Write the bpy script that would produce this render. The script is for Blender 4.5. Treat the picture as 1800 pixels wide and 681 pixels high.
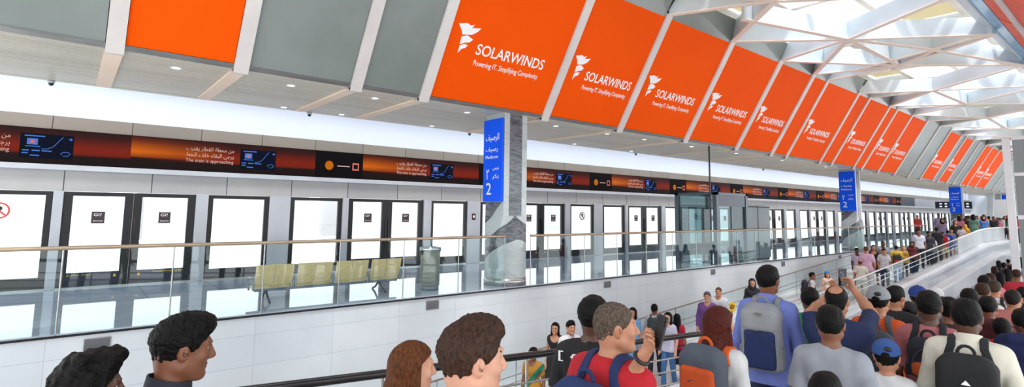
import bpy, bmesh, math, random
import numpy as np
from mathutils import Vector, Matrix

# ------------------------------------------------------------------ camera, world, sun, exposure
S = bpy.context.scene
for _o in list(bpy.data.objects): bpy.data.objects.remove(_o)
COL = S.collection
F_PX, CX, CY = 943.46, 900.0, 271.95
YAW, PITCH, ROLL = math.radians(50.598), math.radians(5.952), math.radians(0.727)
CAMZ = 1.674
def cam_axes():
    cy, sy, cp, sp = math.cos(YAW), math.sin(YAW), math.cos(PITCH), math.sin(PITCH)
    f = Vector((cy*cp, sy*cp, sp)); r = Vector((sy, -cy, 0)); u = r.cross(f)
    c, s = math.cos(ROLL), math.sin(ROLL)
    return c*r + s*u, -s*r + c*u, f
AR, AU, AF = cam_axes()
cd = bpy.data.cameras.new('camera'); cam = bpy.data.objects.new('camera', cd); COL.objects.link(cam)
cd.sensor_fit = 'HORIZONTAL'; cd.sensor_width = 36; cd.lens = F_PX/1800*36
cd.shift_x = 0.0; cd.shift_y = -(340.5-CY)/1800
cd.clip_start = 0.05; cd.clip_end = 500
M = Matrix((AR, AU, -AF)).transposed().to_4x4(); M.translation = Vector((0, 0, CAMZ)); cam.matrix_world = M
S.camera = cam
def ray(x, y): return AR*((x-CX)/F_PX) - AU*((y-CY)/F_PX) + AF
def at_depth(x, y, d): return Vector((0, 0, CAMZ)) + ray(x, y)*d

W = bpy.data.worlds.new('sky'); S.world = W; W.use_nodes = True
bg = W.node_tree.nodes['Background']; bg.inputs[0].default_value = (0.93, 0.97, 1.0, 1); bg.inputs[1].default_value = 1.0
sd = bpy.data.lights.new('sun', 'SUN'); sd.energy = 1.6; sd.angle = math.radians(8); sd.color = (1.0, 0.95, 0.87)
sun = bpy.data.objects.new('sun', sd); COL.objects.link(sun)
sun.rotation_euler = Vector((0.25, 0.42, -1.0)).to_track_quat('-Z', 'Y').to_euler()
S.view_settings.view_transform = 'Standard'; S.view_settings.look = 'None'
S.view_settings.gamma = 1.0; S.view_settings.use_curve_mapping = False
S.view_settings.exposure = 1.3
S.cycles.use_denoising = True
S.cycles.max_bounces = 8; S.cycles.transparent_max_bounces = 40; S.cycles.diffuse_bounces = 5
S.cycles.sample_clamp_indirect = 6.0
S.cycles.caustics_reflective = False; S.cycles.caustics_refractive = False

# ------------------------------------------------------------------ materials
def lin(c):
    return tuple(((v/255.0)/12.92 if v/255.0 <= 0.04045 else ((v/255.0+0.055)/1.055)**2.4) for v in c)
_MC = {}
def mat(key, rgb, rough=0.5, metal=0.0, spec=0.5, coat=0.0):
    if key in _MC: return _MC[key]
    m = bpy.data.materials.new(key); m.use_nodes = True
    b = m.node_tree.nodes['Principled BSDF']
    b.inputs['Base Color'].default_value = (*lin(rgb), 1); b.inputs['Roughness'].default_value = rough
    b.inputs['Metallic'].default_value = metal; b.inputs['Specular IOR Level'].default_value = spec
    b.inputs['Coat Weight'].default_value = coat
    _MC[key] = m; return m
def nodes(m): return m.node_tree.nodes, m.node_tree.links, m.node_tree.nodes['Principled BSDF']
def coords(m, scale=(1, 1, 1), kind='Object'):
    n, l, b = nodes(m); tc = n.new('ShaderNodeTexCoord'); mp = n.new('ShaderNodeMapping'); mp.inputs['Scale'].default_value = scale
    l.new(tc.outputs[kind], mp.inputs[0]); return mp.outputs[0]
def ramp(m, src, stops):
    n, l, b = nodes(m); r = n.new('ShaderNodeValToRGB'); e = r.color_ramp.elements
    while len(e) < len(stops): e.new(0.5)
    for q, (p, c) in zip(e, stops): q.position = p; q.color = (*lin(c), 1)
    l.new(src, r.inputs[0]); return r.outputs[0]
def noise(m, vec, scale, detail=4, rough=0.55, dist=0.0):
    n, l, b = nodes(m); t = n.new('ShaderNodeTexNoise'); t.inputs['Scale'].default_value = scale; t.inputs['Detail'].default_value = detail
    t.inputs['Roughness'].default_value = rough; t.inputs['Distortion'].default_value = dist; l.new(vec, t.inputs['Vector']); return t.outputs[0]
def noisy(key, c1, c2, scale=3, rough=0.5, metal=0.0, bump=0.0, stretch=(1, 1, 1), dist=0.0, lo=0.35, hi=0.65, detail=4):
    if key in _MC: return _MC[key]
    m = mat(key, c1, rough, metal); n, l, b = nodes(m)
    f = noise(m, coords(m, stretch), scale, detail, dist=dist)
    l.new(ramp(m, f, [(lo, c1), (hi, c2)]), b.inputs['Base Color'])
    if bump:
        bp = n.new('ShaderNodeBump'); bp.inputs['Strength'].default_value = bump; bp.inputs['Distance'].default_value = 0.01
        l.new(f, bp.inputs['Height']); l.new(bp.outputs[0], b.inputs['Normal'])
    return m
def emis(key, rgb, s=1.0):
    if key in _MC: return _MC[key]
    m = mat(key, (0, 0, 0), 0.6, 0, 0.06); b = m.node_tree.nodes['Principled BSDF']
    b.inputs['Emission Color'].default_value = (*lin(rgb), 1); b.inputs['Emission Strength'].default_value = s; return m
def glass(key, tint, alpha_gloss=0.08, rough=0.02):
    if key in _MC: return _MC[key]
    m = bpy.data.materials.new(key); m.use_nodes = True; n = m.node_tree.nodes; l = m.node_tree.links
    n.remove(n['Principled BSDF']); t = n.new('ShaderNodeBsdfTransparent'); t.inputs[0].default_value = (*lin(tint), 1)
    g = n.new('ShaderNodeBsdfGlossy'); g.inputs['Roughness'].default_value = rough
    fr = n.new('ShaderNodeLayerWeight'); fr.inputs[0].default_value = 0.25
    mu = n.new('ShaderNodeMath'); mu.operation = 'MULTIPLY_ADD'; mu.inputs[1].default_value = 0.06; mu.inputs[2].default_value = alpha_gloss*0.4
    mx = n.new('ShaderNodeMixShader'); l.new(fr.outputs['Fresnel'], mu.inputs[0]); l.new(mu.outputs[0], mx.inputs[0])
    l.new(t.outputs[0], mx.inputs[1]); l.new(g.outputs[0], mx.inputs[2]); l.new(mx.outputs[0], n['Material Output'].inputs[0])
    _MC[key] = m; return m
def tiled(key, base, vary, line, bw, bh, axes, rough, mortar=0.004, noise_scale=1.2, off=(0, 0, 0), bump=False):
    """flat panels with thin joints; axes = which object axes run along the panel's width / height"""
    m = mat(key, base, rough); n, l, b = nodes(m)
    tc = n.new('ShaderNodeTexCoord'); sx = n.new('ShaderNodeSeparateXYZ'); cb = n.new('ShaderNodeCombineXYZ')
    ad = n.new('ShaderNodeVectorMath'); ad.operation = 'ADD'; ad.inputs[1].default_value = off
    l.new(tc.outputs['Object'], ad.inputs[0]); l.new(ad.outputs[0], sx.inputs[0])
    l.new(sx.outputs[axes[0]], cb.inputs[0]); l.new(sx.outputs[axes[1]], cb.inputs[1])
    br = n.new('ShaderNodeTexBrick'); br.offset = 0.0; br.inputs['Scale'].default_value = 1.0
    br.inputs['Brick Width'].default_value = bw; br.inputs['Row Height'].default_value = bh; br.inputs['Mortar Size'].default_value = mortar
    br.inputs['Mortar Smooth'].default_value = 0.1
    l.new(cb.outputs[0], br.inputs['Vector'])
    br.inputs['Color1'].default_value = (*lin(base), 1); br.inputs['Color2'].default_value = (*lin(vary), 1); br.inputs['Mortar'].default_value = (*lin(line), 1)
    nz = noise(m, tc.outputs['Object'], noise_scale, 6, dist=1.2)
    mr = n.new('ShaderNodeMapRange'); mr.inputs[1].default_value = 0.3; mr.inputs[2].default_value = 0.7; mr.inputs[3].default_value = 0.9; mr.inputs[4].default_value = 1.0
    l.new(nz, mr.inputs[0]); mx = n.new('ShaderNodeVectorMath'); mx.operation = 'SCALE'
    l.new(br.outputs['Color'], mx.inputs[0]); l.new(mr.outputs[0], mx.inputs['Scale']); l.new(mx.outputs[0], b.inputs['Base Color'])
    return m

# ------------------------------------------------------------------ mesh building
class MB:
    def __init__(s): s.v = []; s.f = []; s.mi = []; s.sm = []
    def add(s, v, f, mi=0, smooth=False):
        o = len(s.v); s.v += [tuple(p) for p in v]; s.f += [tuple(i+o for i in q) for q in f]; s.mi += [mi]*len(f); s.sm += [smooth]*len(f); return s
    def hexa(s, p, mi=0):
        return s.add(p, [(0, 3, 2, 1), (4, 5, 6, 7), (0, 1, 5, 4), (1, 2, 6, 5), (2, 3, 7, 6), (3, 0, 4, 7)], mi)
    def box(s, x0, x1, y0, y1, z0, z1, mi=0):
        return s.hexa([(x0, y0, z0), (x1, y0, z0), (x1, y1, z0), (x0, y1, z0), (x0, y0, z1), (x1, y0, z1), (x1, y1, z1), (x0, y1, z1)], mi)
    def bar(s, a, b, w, h, up=(0, 0, 1), mi=0):
        a = Vector(a); b = Vector(b); d = (b-a).normalized(); u = Vector(up); r = d.cross(u).normalized(); u = r.cross(d)
        P = []
        for p in (a, b):
            for (i, j) in ((-1, -1), (1, -1), (1, 1), (-1, 1)): P.append(p + r*(w/2*i) + u*(h/2*j))
        return s.add(P, [(0, 1, 2, 3), (7, 6, 5, 4), (0, 4, 5, 1), (1, 5, 6, 2), (2, 6, 7, 3), (3, 7, 4, 0)], mi)
    def tube(s, pts, r, n=10, mi=0, cap=True):
        pts = [Vector(p) for p in pts]; V = []; Fc = []
        rr = r if isinstance(r, (list, tuple)) else [r]*len(pts)
        nrm = None
        for i, p in enumerate(pts):
            d = (pts[min(i+1, len(pts)-1)] - pts[max(i-1, 0)]).normalized()
            if nrm is None: nrm = d.orthogonal().normalized()
            nrm = (nrm - d*nrm.dot(d)).normalized(); bn = d.cross(nrm)
            for k in range(n):
                a = 2*math.pi*k/n; V.append(p + (nrm*math.cos(a) + bn*math.sin(a))*rr[i])
        for i in range(len(pts)-1):
            for k in range(n):
                Fc.append((i*n+k, i*n+(k+1) % n, (i+1)*n+(k+1) % n, (i+1)*n+k))
        s.add(V, Fc, mi, True)
        if cap:
            s.add(V[:n], [tuple(range(n-1, -1, -1))], mi); s.add(V[-n:], [tuple(range(n))], mi)
        return s
    def lathe(s, prof, c=(0, 0, 0), n=32, mi=0, smooth=True):
        V = []; Fc = []
        for (r, z) in prof:
            for k in range(n):
                a = 2*math.pi*k/n; V.append((c[0]+r*math.cos(a), c[1]+r*math.sin(a), c[2]+z))
        for i in range(len(prof)-1):
            for k in range(n): Fc.append((i*n+k, i*n+(k+1) % n, (i+1)*n+(k+1) % n, (i+1)*n+k))
        return s.add(V, Fc, mi, smooth)
    def prism(s, poly, fn, t0, t1, mi=0):
        n = len(poly); V = [fn(u, v, t0) for u, v in poly] + [fn(u, v, t1) for u, v in poly]
        Fc = [tuple(range(n-1, -1, -1)), tuple(range(n, 2*n))] + [(i, (i+1) % n, n+(i+1) % n, n+i) for i in range(n)]
        return s.add(V, Fc, mi)
    def build(s, name, mats, parent=None, bevel=0.0, loc=None):
        me = bpy.data.meshes.new(name); me.from_pydata(s.v, [], s.f)
        mats = mats if isinstance(mats, (list, tuple)) else [mats]
        for m in mats: me.materials.append(m)
        me.polygons.foreach_set('material_index', s.mi); me.polygons.foreach_set('use_smooth', s.sm)
        bm = bmesh.new(); bm.from_mesh(me); bmesh.ops.recalc_face_normals(bm, faces=bm.faces); bm.to_mesh(me); bm.free()
        me.update(); return link(name, me, parent, bevel, loc)
def link(name, me, parent=None, bevel=0.0, loc=None):
    o = bpy.data.objects.new(name, me); COL.objects.link(o)
    if parent: o.parent = parent
    if loc is not None: o.location = loc
    if bevel:
        md = o.modifiers.new('bevel', 'BEVEL'); md.width = bevel; md.segments = 2; md.limit_method = 'ANGLE'
    return o
def tag(o, label, cat, group=None, kind=None):
    o['label'] = label; o['category'] = cat
    if group: o['group'] = group
    if kind: o['kind'] = kind
    return o
def empty(name, loc, label, cat, group=None, kind=None, rz=0.0):
    o = bpy.data.objects.new(name, None); COL.objects.link(o); o.location = loc; o.rotation_euler = (0, 0, rz); o.empty_display_size = 0.1
    return tag(o, label, cat, group, kind)
_TX = {}
def text_mesh(body, width, height=None, ext=0.004, condensed=None, bold=0.0):
    """lettering as a mesh lying in its own x/y plane, scaled to a given width (and height)"""
    k = (body, round(width, 4), height, ext, bold)
    if k in _TX: return _TX[k]
    c = bpy.data.curves.new('lettering', 'FONT'); c.body = body; c.extrude = 0.01; c.offset = bold; c.resolution_u = 3
    t = bpy.data.objects.new('lettering', c); COL.objects.link(t)
    me = bpy.data.meshes.new_from_object(t.evaluated_get(bpy.context.evaluated_depsgraph_get()))
    bpy.data.objects.remove(t)
    co = np.empty(len(me.vertices)*3, np.float32); me.vertices.foreach_get('co', co); co = co.reshape(-1, 3)
    if len(co):
        mn, mx = co.min(0), co.max(0); sx = width/(mx[0]-mn[0]); sy = (height/(mx[1]-mn[1])) if height else sx
        co[:, 0] = (co[:, 0]-mn[0])*sx; co[:, 1] = (co[:, 1]-mn[1])*sy; co[:, 2] = np.where(co[:, 2] > 0, ext, 0)
        me.vertices.foreach_set('co', co.ravel()); me.update()
    _TX[k] = me; return me
def place_text(name, body, width, height, m, origin, xd, yd, parent=None, ext=0.004, bold=0.0):
    me = text_mesh(body, width, height, ext, bold=bold)
    if not me.materials: me.materials.append(m)
    o = bpy.data.objects.new(name, me); COL.objects.link(o)
    if me.materials[0] != m:
        o.material_slots[0].link = 'OBJECT'; o.material_slots[0].material = m
    xd = Vector(xd).normalized(); yd = Vector(yd).normalized(); zd = xd.cross(yd)
    R = Matrix((xd, yd, zd)).transposed().to_4x4(); R.translation = Vector(origin)
    if parent:
        o.parent = parent; o.matrix_parent_inverse = Matrix.Identity(4)
        o.matrix_basis = Matrix.Translation(-parent.location) @ R if parent.rotation_euler.z == 0 else R
    else: o.matrix_basis = R
    return o
random.seed(7)
AR_SIGN = '\uFED2\uFEF4\uFEBB\uFEAE\uFEDF\uFE8D'
def arabic(words):
    """words given as lists of presentation forms in reading order -> one left-to-right string"""
    return ' '.join(''.join(reversed(w)) for w in reversed(words))

# ------------------------------------------------------------------ shared materials
white_stone = tiled('white_stone', (212, 216, 220), (206, 211, 216), (188, 192, 197), 1.26, 0.47, (0, 2), 0.28, 0.005, 0.8, off=(0.09, 0, 0.33+0.47*20))
floor_tile = tiled('floor_tile', (176, 186, 200), (168, 178, 194), (120, 126, 138), 1.26, 0.63, (0, 1), 0.035, 0.006, 0.5, off=(0, -9.3, 0))
floor_tile.node_tree.nodes['Principled BSDF'].inputs['Specular IOR Level'].default_value = 0.9
ramp_floor = noisy('ramp_floor', (205, 207, 208), (218, 220, 221), 2.0, 0.3)
light_trim = noisy('light_trim', (196, 198, 202), (206, 208, 212), 1.5, 0.35, 0.0)
post_metal = noisy('post_metal', (176, 178, 184), (190, 192, 197), 1.0, 0.35, 0.25)
dark_frame = noisy('dark_frame', (13, 13, 16), (20, 20, 25), 2.0, 0.4)
navy_rail = noisy('navy_rail', (14, 18, 44), (22, 26, 56), 3.0, 0.3)
beige_panel = tiled('beige_panel', (150, 138, 124), (143, 132, 119), (52, 48, 44), 1.31, 3.0, (0, 2), 0.4, 0.008, 0.7, off=(0.36, 0, 20))
transom_panel = tiled('transom_panel', (188, 185, 182), (180, 178, 178), (52, 52, 56), 1.48, 3.0, (0, 2), 0.38, 0.009, 0.7, off=(0.10, 0, 20))
cove_white = mat('cove_white', (232, 236, 244), 0.6)
steel = noisy('steel', (190, 190, 188), (168, 168, 166), 2.0, 0.25, 0.85, stretch=(1, 1, 9))
chrome = noisy('chrome', (214, 214, 214), (196, 196, 196), 2.0, 0.14, 1.0)
bronze_rail = noisy('bronze_rail', (196, 176, 150), (176, 156, 132), 2.5, 0.22, 0.75)
dark_rail = noisy('dark_rail', (70, 66, 66), (54, 52, 54), 2.5, 0.2, 0.8)
orange_vinyl = noisy('orange_vinyl', (255, 89, 0), (252, 86, 0), 0.6, 0.6)
orange_vinyl.node_tree.nodes['Principled BSDF'].inputs['Specular IOR Level'].default_value = 0.08
grey_glass = noisy('grey_glass', (128, 135, 130), (142, 148, 144), 0.5, 0.16)
rib_metal = noisy('rib_metal', (214, 205, 200), (226, 218, 213), 1.4, 0.4)
warm_lit_strip = noisy('strip_metal', (252, 222, 194), (254, 230, 206), 1.4, 0.45)  # warm light on the ceiling strips is put into this colour
slat_metal = noisy('slat_metal', (204, 198, 180), (220, 214, 198), 0.6, 0.3, 0.15, stretch=(0.3, 6, 1))
dark_gap = mat('dark_gap', (38, 38, 36), 0.7)
beam_paint = noisy('beam_paint', (204, 212, 218), (216, 223, 228), 0.9, 0.35)
flange_paint = noisy('flange_paint', (254, 242, 230), (250, 236, 222), 1.1, 0.5)
cream_panel = noisy('cream_panel', (238, 230, 206), (246, 240, 222), 0.8, 0.6)
def translucent(m, rgb, f, trans=0.0):
    n, l, b = nodes(m); t = n.new('ShaderNodeBsdfTranslucent'); t.inputs[0].default_value = (*lin(rgb), 1); x = n.new('ShaderNodeMixShader'); x.inputs[0].default_value = f
    l.new(b.outputs[0], x.inputs[1]); l.new(t.outputs[0], x.inputs[2]); out = x.outputs[0]
    if trans:
        q = n.new('ShaderNodeBsdfTransparent'); y = n.new('ShaderNodeMixShader'); y.inputs[0].default_value = trans; l.new(out, y.inputs[1]); l.new(q.outputs[0], y.inputs[2]); out = y.outputs[0]
    l.new(out, n['Material Output'].inputs[0]); return m
translucent(cream_panel, (232, 220, 188), .45)
frosted = translucent(noisy('frosted_glass', (222, 230, 234), (230, 236, 240), 0.9, 0.25), (222, 230, 234), .4, .35)
clear_glass = glass('clear_glass', (250, 253, 253), 0.06)
rail_glass = glass('rail_glass', (244, 250, 250), 0.10)
door_glass = glass('door_glass', (252, 253, 254), 0.06)
teal_glass = glass('teal_glass', (206, 222, 224), 0.2)
roof_glass = glass('roof_glass', (248, 252, 255), 0.05)
white_ink = mat('white_ink', (250, 250, 250), 0.5)
sign_blue = noisy('sign_blue', (4, 92, 250), (2, 84, 240), 0.8, 0.45)
sign_blue.node_tree.nodes['Principled BSDF'].inputs['Specular IOR Level'].default_value = 0.2
yellow_ink = mat('yellow_ink', (240, 190, 40), 0.5)
sticker_dark = mat('sticker_dark', (60, 44, 52), 0.5)
red_ink = mat('red_ink', (216, 60, 50), 0.5)
black_ink = mat('black_ink', (26, 26, 28), 0.5)
seat_metal = noisy('seat_metal', (246, 218, 162), (236, 206, 150), 14.0, 0.5, 0.0)
bench_metal = noisy('bench_metal', (128, 140, 150), (112, 124, 136), 2.0, 0.35, 0.6)
white_metal = noisy('white_metal', (226, 229, 232), (214, 218, 222), 1.0, 0.22)
lamp_glow = emis('lamp_glow', (255, 244, 226), 2.6)

def marble(key, base, vein, mid, scale, dist, rough=0.18):
    m = mat(key, base, rough); n, l, b = nodes(m)
    v = coords(m, (.55, .55, 2.0))
    l.new(ramp(m, noise(m, v, scale, 9, 0.62, dist), [(0.30, vein), (0.47, mid), (0.54, base), (0.72, mid)]), b.inputs['Base Color'])
    return m
dark_marble = marble('dark_marble', (112, 116, 124), (58, 60, 68), (90, 94, 102), 2.4, 2.6)
pale_marble = marble('pale_marble', (190, 198, 198), (168, 178, 180), (182, 190, 191), 1.4, 1.4)
def column_material():
    m = mat('column_stone', (190, 198, 198), 0.2); n, l, b = nodes(m)
    v = coords(m, (.8, .8, 2.2))
    pale = ramp(m, noise(m, v, 1.6, 8, 0.6, 1.2), [(.3, (164, 174, 176)), (.5, (186, 194, 195)), (.7, (176, 184, 186))])
    dark = ramp(m, noise(m, v, 3.0, 9, 0.62, 2.4), [(.32, (50, 54, 62)), (.48, (84, 88, 96)), (.56, (116, 120, 128)), (.72, (70, 74, 82))])
    tc = n.new('ShaderNodeTexCoord'); sx = n.new('ShaderNodeSeparateXYZ'); l.new(tc.outputs['Object'], sx.inputs[0])
    def math_(op, a, c=None, d=None):
        q = n.new('ShaderNodeMath'); q.operation = op
        for i, w in enumerate((a, c, d)):
            if w is None: continue
            if isinstance(w, (int, float)): q.inputs[i].default_value = w
            else: l.new(w, q.inputs[i])
        return q.outputs[0]
    # angle away from the side facing the hall, in quarter turns
    ang = math_('ABSOLUTE', math_('ARCTAN2', sx.outputs[0], math_('MULTIPLY', sx.outputs[1], -1.0))); dq = math_('DIVIDE', ang, math.pi/2)
    lo = math_('MULTIPLY_ADD', math_('POWER', dq, 1.5), -.34, 1.02); hi = math_('MULTIPLY_ADD', dq, -.46, 1.56)
    inside = math_('MULTIPLY', math_('GREATER_THAN', sx.outputs[2], lo), math_('LESS_THAN', sx.outputs[2], hi))
    under = math_('MULTIPLY', math_('GREATER_THAN', sx.outputs[2], math_('MULTIPLY_ADD', dq, -.55, 2.16)), math_('LESS_THAN', sx.outputs[2], 1.86))
    under = math_('MULTIPLY', under, math_('GREATER_THAN', dq, .55))
    fac = math_('MAXIMUM', inside, under)
    mx = n.new('ShaderNodeMix'); mx.data_type = 'RGBA'; l.new(fac, mx.inputs[0]); l.new(pale, mx.inputs[6]); l.new(dark, mx.inputs[7]); l.new(mx.outputs[2], b.inputs['Base Color'])
    return m
column_stone = column_material()
grey_cladding = noisy('grey_cladding', (172, 178, 184), (184, 190, 195), 1.0, 0.25, 0.25)

# ------------------------------------------------------------------ platform, walls, ceiling
XA, XB, YE, YW = -4.0, 78.0, 9.30, 14.10
def structure(mb, name, m, label, cat, bevel=0.0, group=None, parent=None):
    o = mb.build(name, m, parent, bevel)
    return tag(o, label, cat, group, 'structure')
structure(MB().box(XA, XB, YE-0.02, YW+0.25, -0.05, 0.0), 'floor', floor_tile, 'glossy blue-grey tiled floor of the platform in front of the screen doors', 'floor')
structure(MB().box(XA, XB, YE, YE+0.25, -3.6, -0.045), 'wall_platform_edge', white_stone, 'white stone panelled wall below the platform edge', 'wall')
structure(MB().box(XA, XB, YE-0.03, YE, -0.05, -0.02), 'trim_1', dark_rail, 'thin dark glazing channel along the platform edge', 'trim')
def ramp_z(x):
    x = max(x, 3.0)
    return -1.716-.066*(15-x) if x < 15 else min(0.0, -1.716*(38.8-x)/23.8)
YP = 6.5
def crowd_z(x): return -0.44-0.05*max(x, 0)
mb = MB()
for xa, xb in ((3, 15), (15, 38.8), (38.8, 44.9)):
    za, zb = ramp_z(xa), ramp_z(xb)
    mb.hexa([(xa, 6.2, za-.3), (xb, 6.2, zb-.3), (xb, YE, zb-.3), (xa, YE, za-.3), (xa, 6.2, za), (xb, 6.2, zb), (xb, YE, zb), (xa, YE, za)])
structure(mb, 'floor_ramp', ramp_floor, 'pale ramp rising along the white wall towards the far landing', 'ramp')
structure(MB().box(XA, 3.02, 4.1, YE, -2.9, ramp_z(3)), 'floor_lower', ramp_floor, 'pale lower floor at the foot of the long ramp', 'floor')
structure(MB().box(3.0, 62, 4.1, YE, -3.7, -3.5), 'floor_pit', ramp_floor, 'pale floor of the gap between crowd walkway and ramp', 'floor')
mb = MB()
mb.hexa([(XA, -3.5, -3.9), (60, -3.5, -3.9), (60, 4.1, -3.9), (XA, 4.1, -3.9), (XA, -3.5, -.46), (60, -3.5, crowd_z(60)), (60, 4.1, crowd_z(60)), (XA, 4.1, -.46)])
structure(mb, 'floor_walkway', noisy('walk_floor', (150, 150, 152), (168, 168, 170), 2.0, 0.35), 'sloping grey walkway floor under the waiting crowd', 'floor')

# landing at the head of the ramp
structure(MB().box(44.9, XB, 2.2, YE, -0.75, 0.0), 'floor_landing', noisy('landing_white', (228, 231, 233), (220, 224, 227), 1.0, 0.3), 'white bridge landing at the head of the ramp', 'landing')

# ceiling of metal slats over the platform
mb = MB(); y = 9.56
while y < 12.5:
    mb.box(XA, XB, y, y+0.126, 3.91, 3.95); y += 0.150
mb.box(XA, XB, 9.45, 9.53, 3.905, 3.97); mb.box(XA, XB, 12.55, 12.66, 3.90, 4.05)
structure(mb, 'ceiling', slat_metal, 'pale metal slat ceiling above the platform', 'ceiling')
structure(MB().box(XA, XB, 9.47, 12.6, 3.962, 4.05), 'ceiling_void', dark_gap, 'dark backing seen in the gaps between the ceiling slats', 'ceiling')
# rear wall above the doors
structure(MB().box(XA, XB, YW, YW+0.2, 3.45, 5.3), 'wall_back', cove_white, 'bright bluish white wall band between ceiling and panels', 'wall')
structure(MB().box(XA, XB, 12.60, YW+0.2, 5.3, 5.45), 'ceiling_cove', cove_white, 'white top of the light cove behind the slat ceiling', 'ceiling')
structure(MB().box(XA, XB, YW-0.06, YW+0.1, 3.182, 3.45), 'wall_upper_panels', beige_panel, 'row of taupe panels above the display strip', 'wall')
structure(MB().box(57.2, XB, YW-.03, YW+.1, 2.47, 3.182), 'wall_end_panels', post_metal, 'plain grey wall panel beyond the end of the display strip', 'wall')
structure(MB().box(XA, XB, YW-0.16, YW+0.1, 2.36, 2.47), 'trim_2', light_trim, 'light grey ledge under the display strip', 'trim', 0.01)
structure(MB().box(XA, XB, YW-0.04, YW+0.1, 1.95, 2.36), 'wall_transom_panels', transom_panel, 'row of grey panels above the screen doors', 'wall')
structure(MB().box(XA, XB, YW-0.03, YW+0.12, -0.02, 0.035), 'trim_3', steel, 'brushed steel threshold along the screen doors', 'trim')
tag(MB().box(XA, XB, 12.75, 12.82, 4.06, 4.12).build('cove_light', emis('cove_glow', (226, 234, 255), 5.0)), 'long white strip lamp hidden above the slat ceiling edge', 'lamp')

# what lies beyond the doors: trackway, parapet, added grey buildings
pale_out = noisy('pale_outside', (226, 224, 220), (236, 234, 231), 0.3, 0.7)
structure(MB().box(XA-20, XB+30, 14.4, 21.0, -1.6, -1.2), 'ground', pale_out, 'sunlit pale trackway beyond the screen doors', 'ground')
structure(MB().box(XA-20, XB+40, 20.0, 20.25, -1.2, 0.45).box(XA-20, XB+40, 19.98, 20.27, 0.56, 0.62), 'wall_trackside', pale_out, 'pale parapet wall across the tracks', 'wall')
for i, (x0, x1, h) in enumerate(((-14, 2, 3.2), (4, 15, 2.6), (18, 40, 3.4), (46, 90, 2.8), (100, 170, 4.5))):  # added buildings stand in for the grey reflection in the upper panes
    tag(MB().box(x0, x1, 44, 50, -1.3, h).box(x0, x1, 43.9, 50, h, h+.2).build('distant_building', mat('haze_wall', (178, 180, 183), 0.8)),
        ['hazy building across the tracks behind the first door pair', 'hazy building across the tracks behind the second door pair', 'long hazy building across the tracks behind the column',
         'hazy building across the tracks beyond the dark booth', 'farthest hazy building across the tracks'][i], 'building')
structure(MB().box(XA-60, XB+140, 21, 80, -1.6, -1.3), 'ground_far', pale_out, 'bleached open ground beyond the track parapet', 'ground')

# ------------------------------------------------------------------ screen doors (period 5.92 m)
PER, C0 = 5.92, 1.08
def frame(mb, x0, x1, z0, z1, st, top, bot, y=YW, d=0.07, mi=0):
    mb.box(x0, x0+st, y-d/2, y+d/2, z0, z1, mi); mb.box(x1-st, x1, y-d/2, y+d/2, z0, z1, mi)
    mb.box(x0+st, x1-st, y-d/2, y+d/2, z1-top, z1, mi); mb.box(x0+st, x1-st, y-d/2, y+d/2, z0, z0+bot, mi); return mb
ORD = ['first', 'second', 'third', 'fourth', 'fifth', 'sixth', 'seventh', 'eighth', 'ninth', 'tenth', 'eleventh', 'twelfth']
def sticker(parent, x, z, w=0.22, h=0.24):
    s = MB().box(x-w/2, x+w/2, YW-0.052, YW-0.046, z-h/2, z+h/2).build('sticker', sticker_dark, parent)
    place_text('lettering', 'GI?', 0.13, 0.06, white_ink, (x-0.075, YW-0.053, z+0.03), (1, 0, 0), (0, 0, 1), s, 0.002)
    MB().box(x-.075, x+.075, YW-0.0545, YW-0.052, z-.082, z-.058).box(x-.068, x+.068, YW-0.056, YW-0.0545, z-.078, z-.062, 1).build('caption_bar', [white_ink, sticker_dark], s)
def round_sign(parent, x, z, r, ring, name='prohibition_sign'):
    fn = lambda u, v, t: (x+u, YW-0.05-t, z+v)
    circ = lambda q, n=28: [(q*math.cos(2*math.pi*k/n), q*math.sin(2*math.pi*k/n)) for k in range(n)]
    mb = MB().prism(circ(r), fn, 0, 0.003, 0).prism(circ(r*.82), fn, 0.003, 0.005, 1)
    mb.prism([(-.25*r, .45*r), (0, .55*r), (.25*r, .45*r), (.3*r, .2*r), (.1*r, -.05*r), (.05*r, -.35*r), (-.12*r, -.35*r), (-.1*r, -.05*r), (-.3*r, .2*r)], fn, 0.005, 0.007, 2)
    mb.prism([(-.62*r, .50*r), (-.50*r, .62*r), (.62*r, -.50*r), (.50*r, -.62*r)], fn, 0.007, 0.009, 0)
    return mb.build(name, [ring, white_ink, black_ink], parent)
proto = {}
dn = wn = tn = 0
post_proto = pil_proto = None
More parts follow.
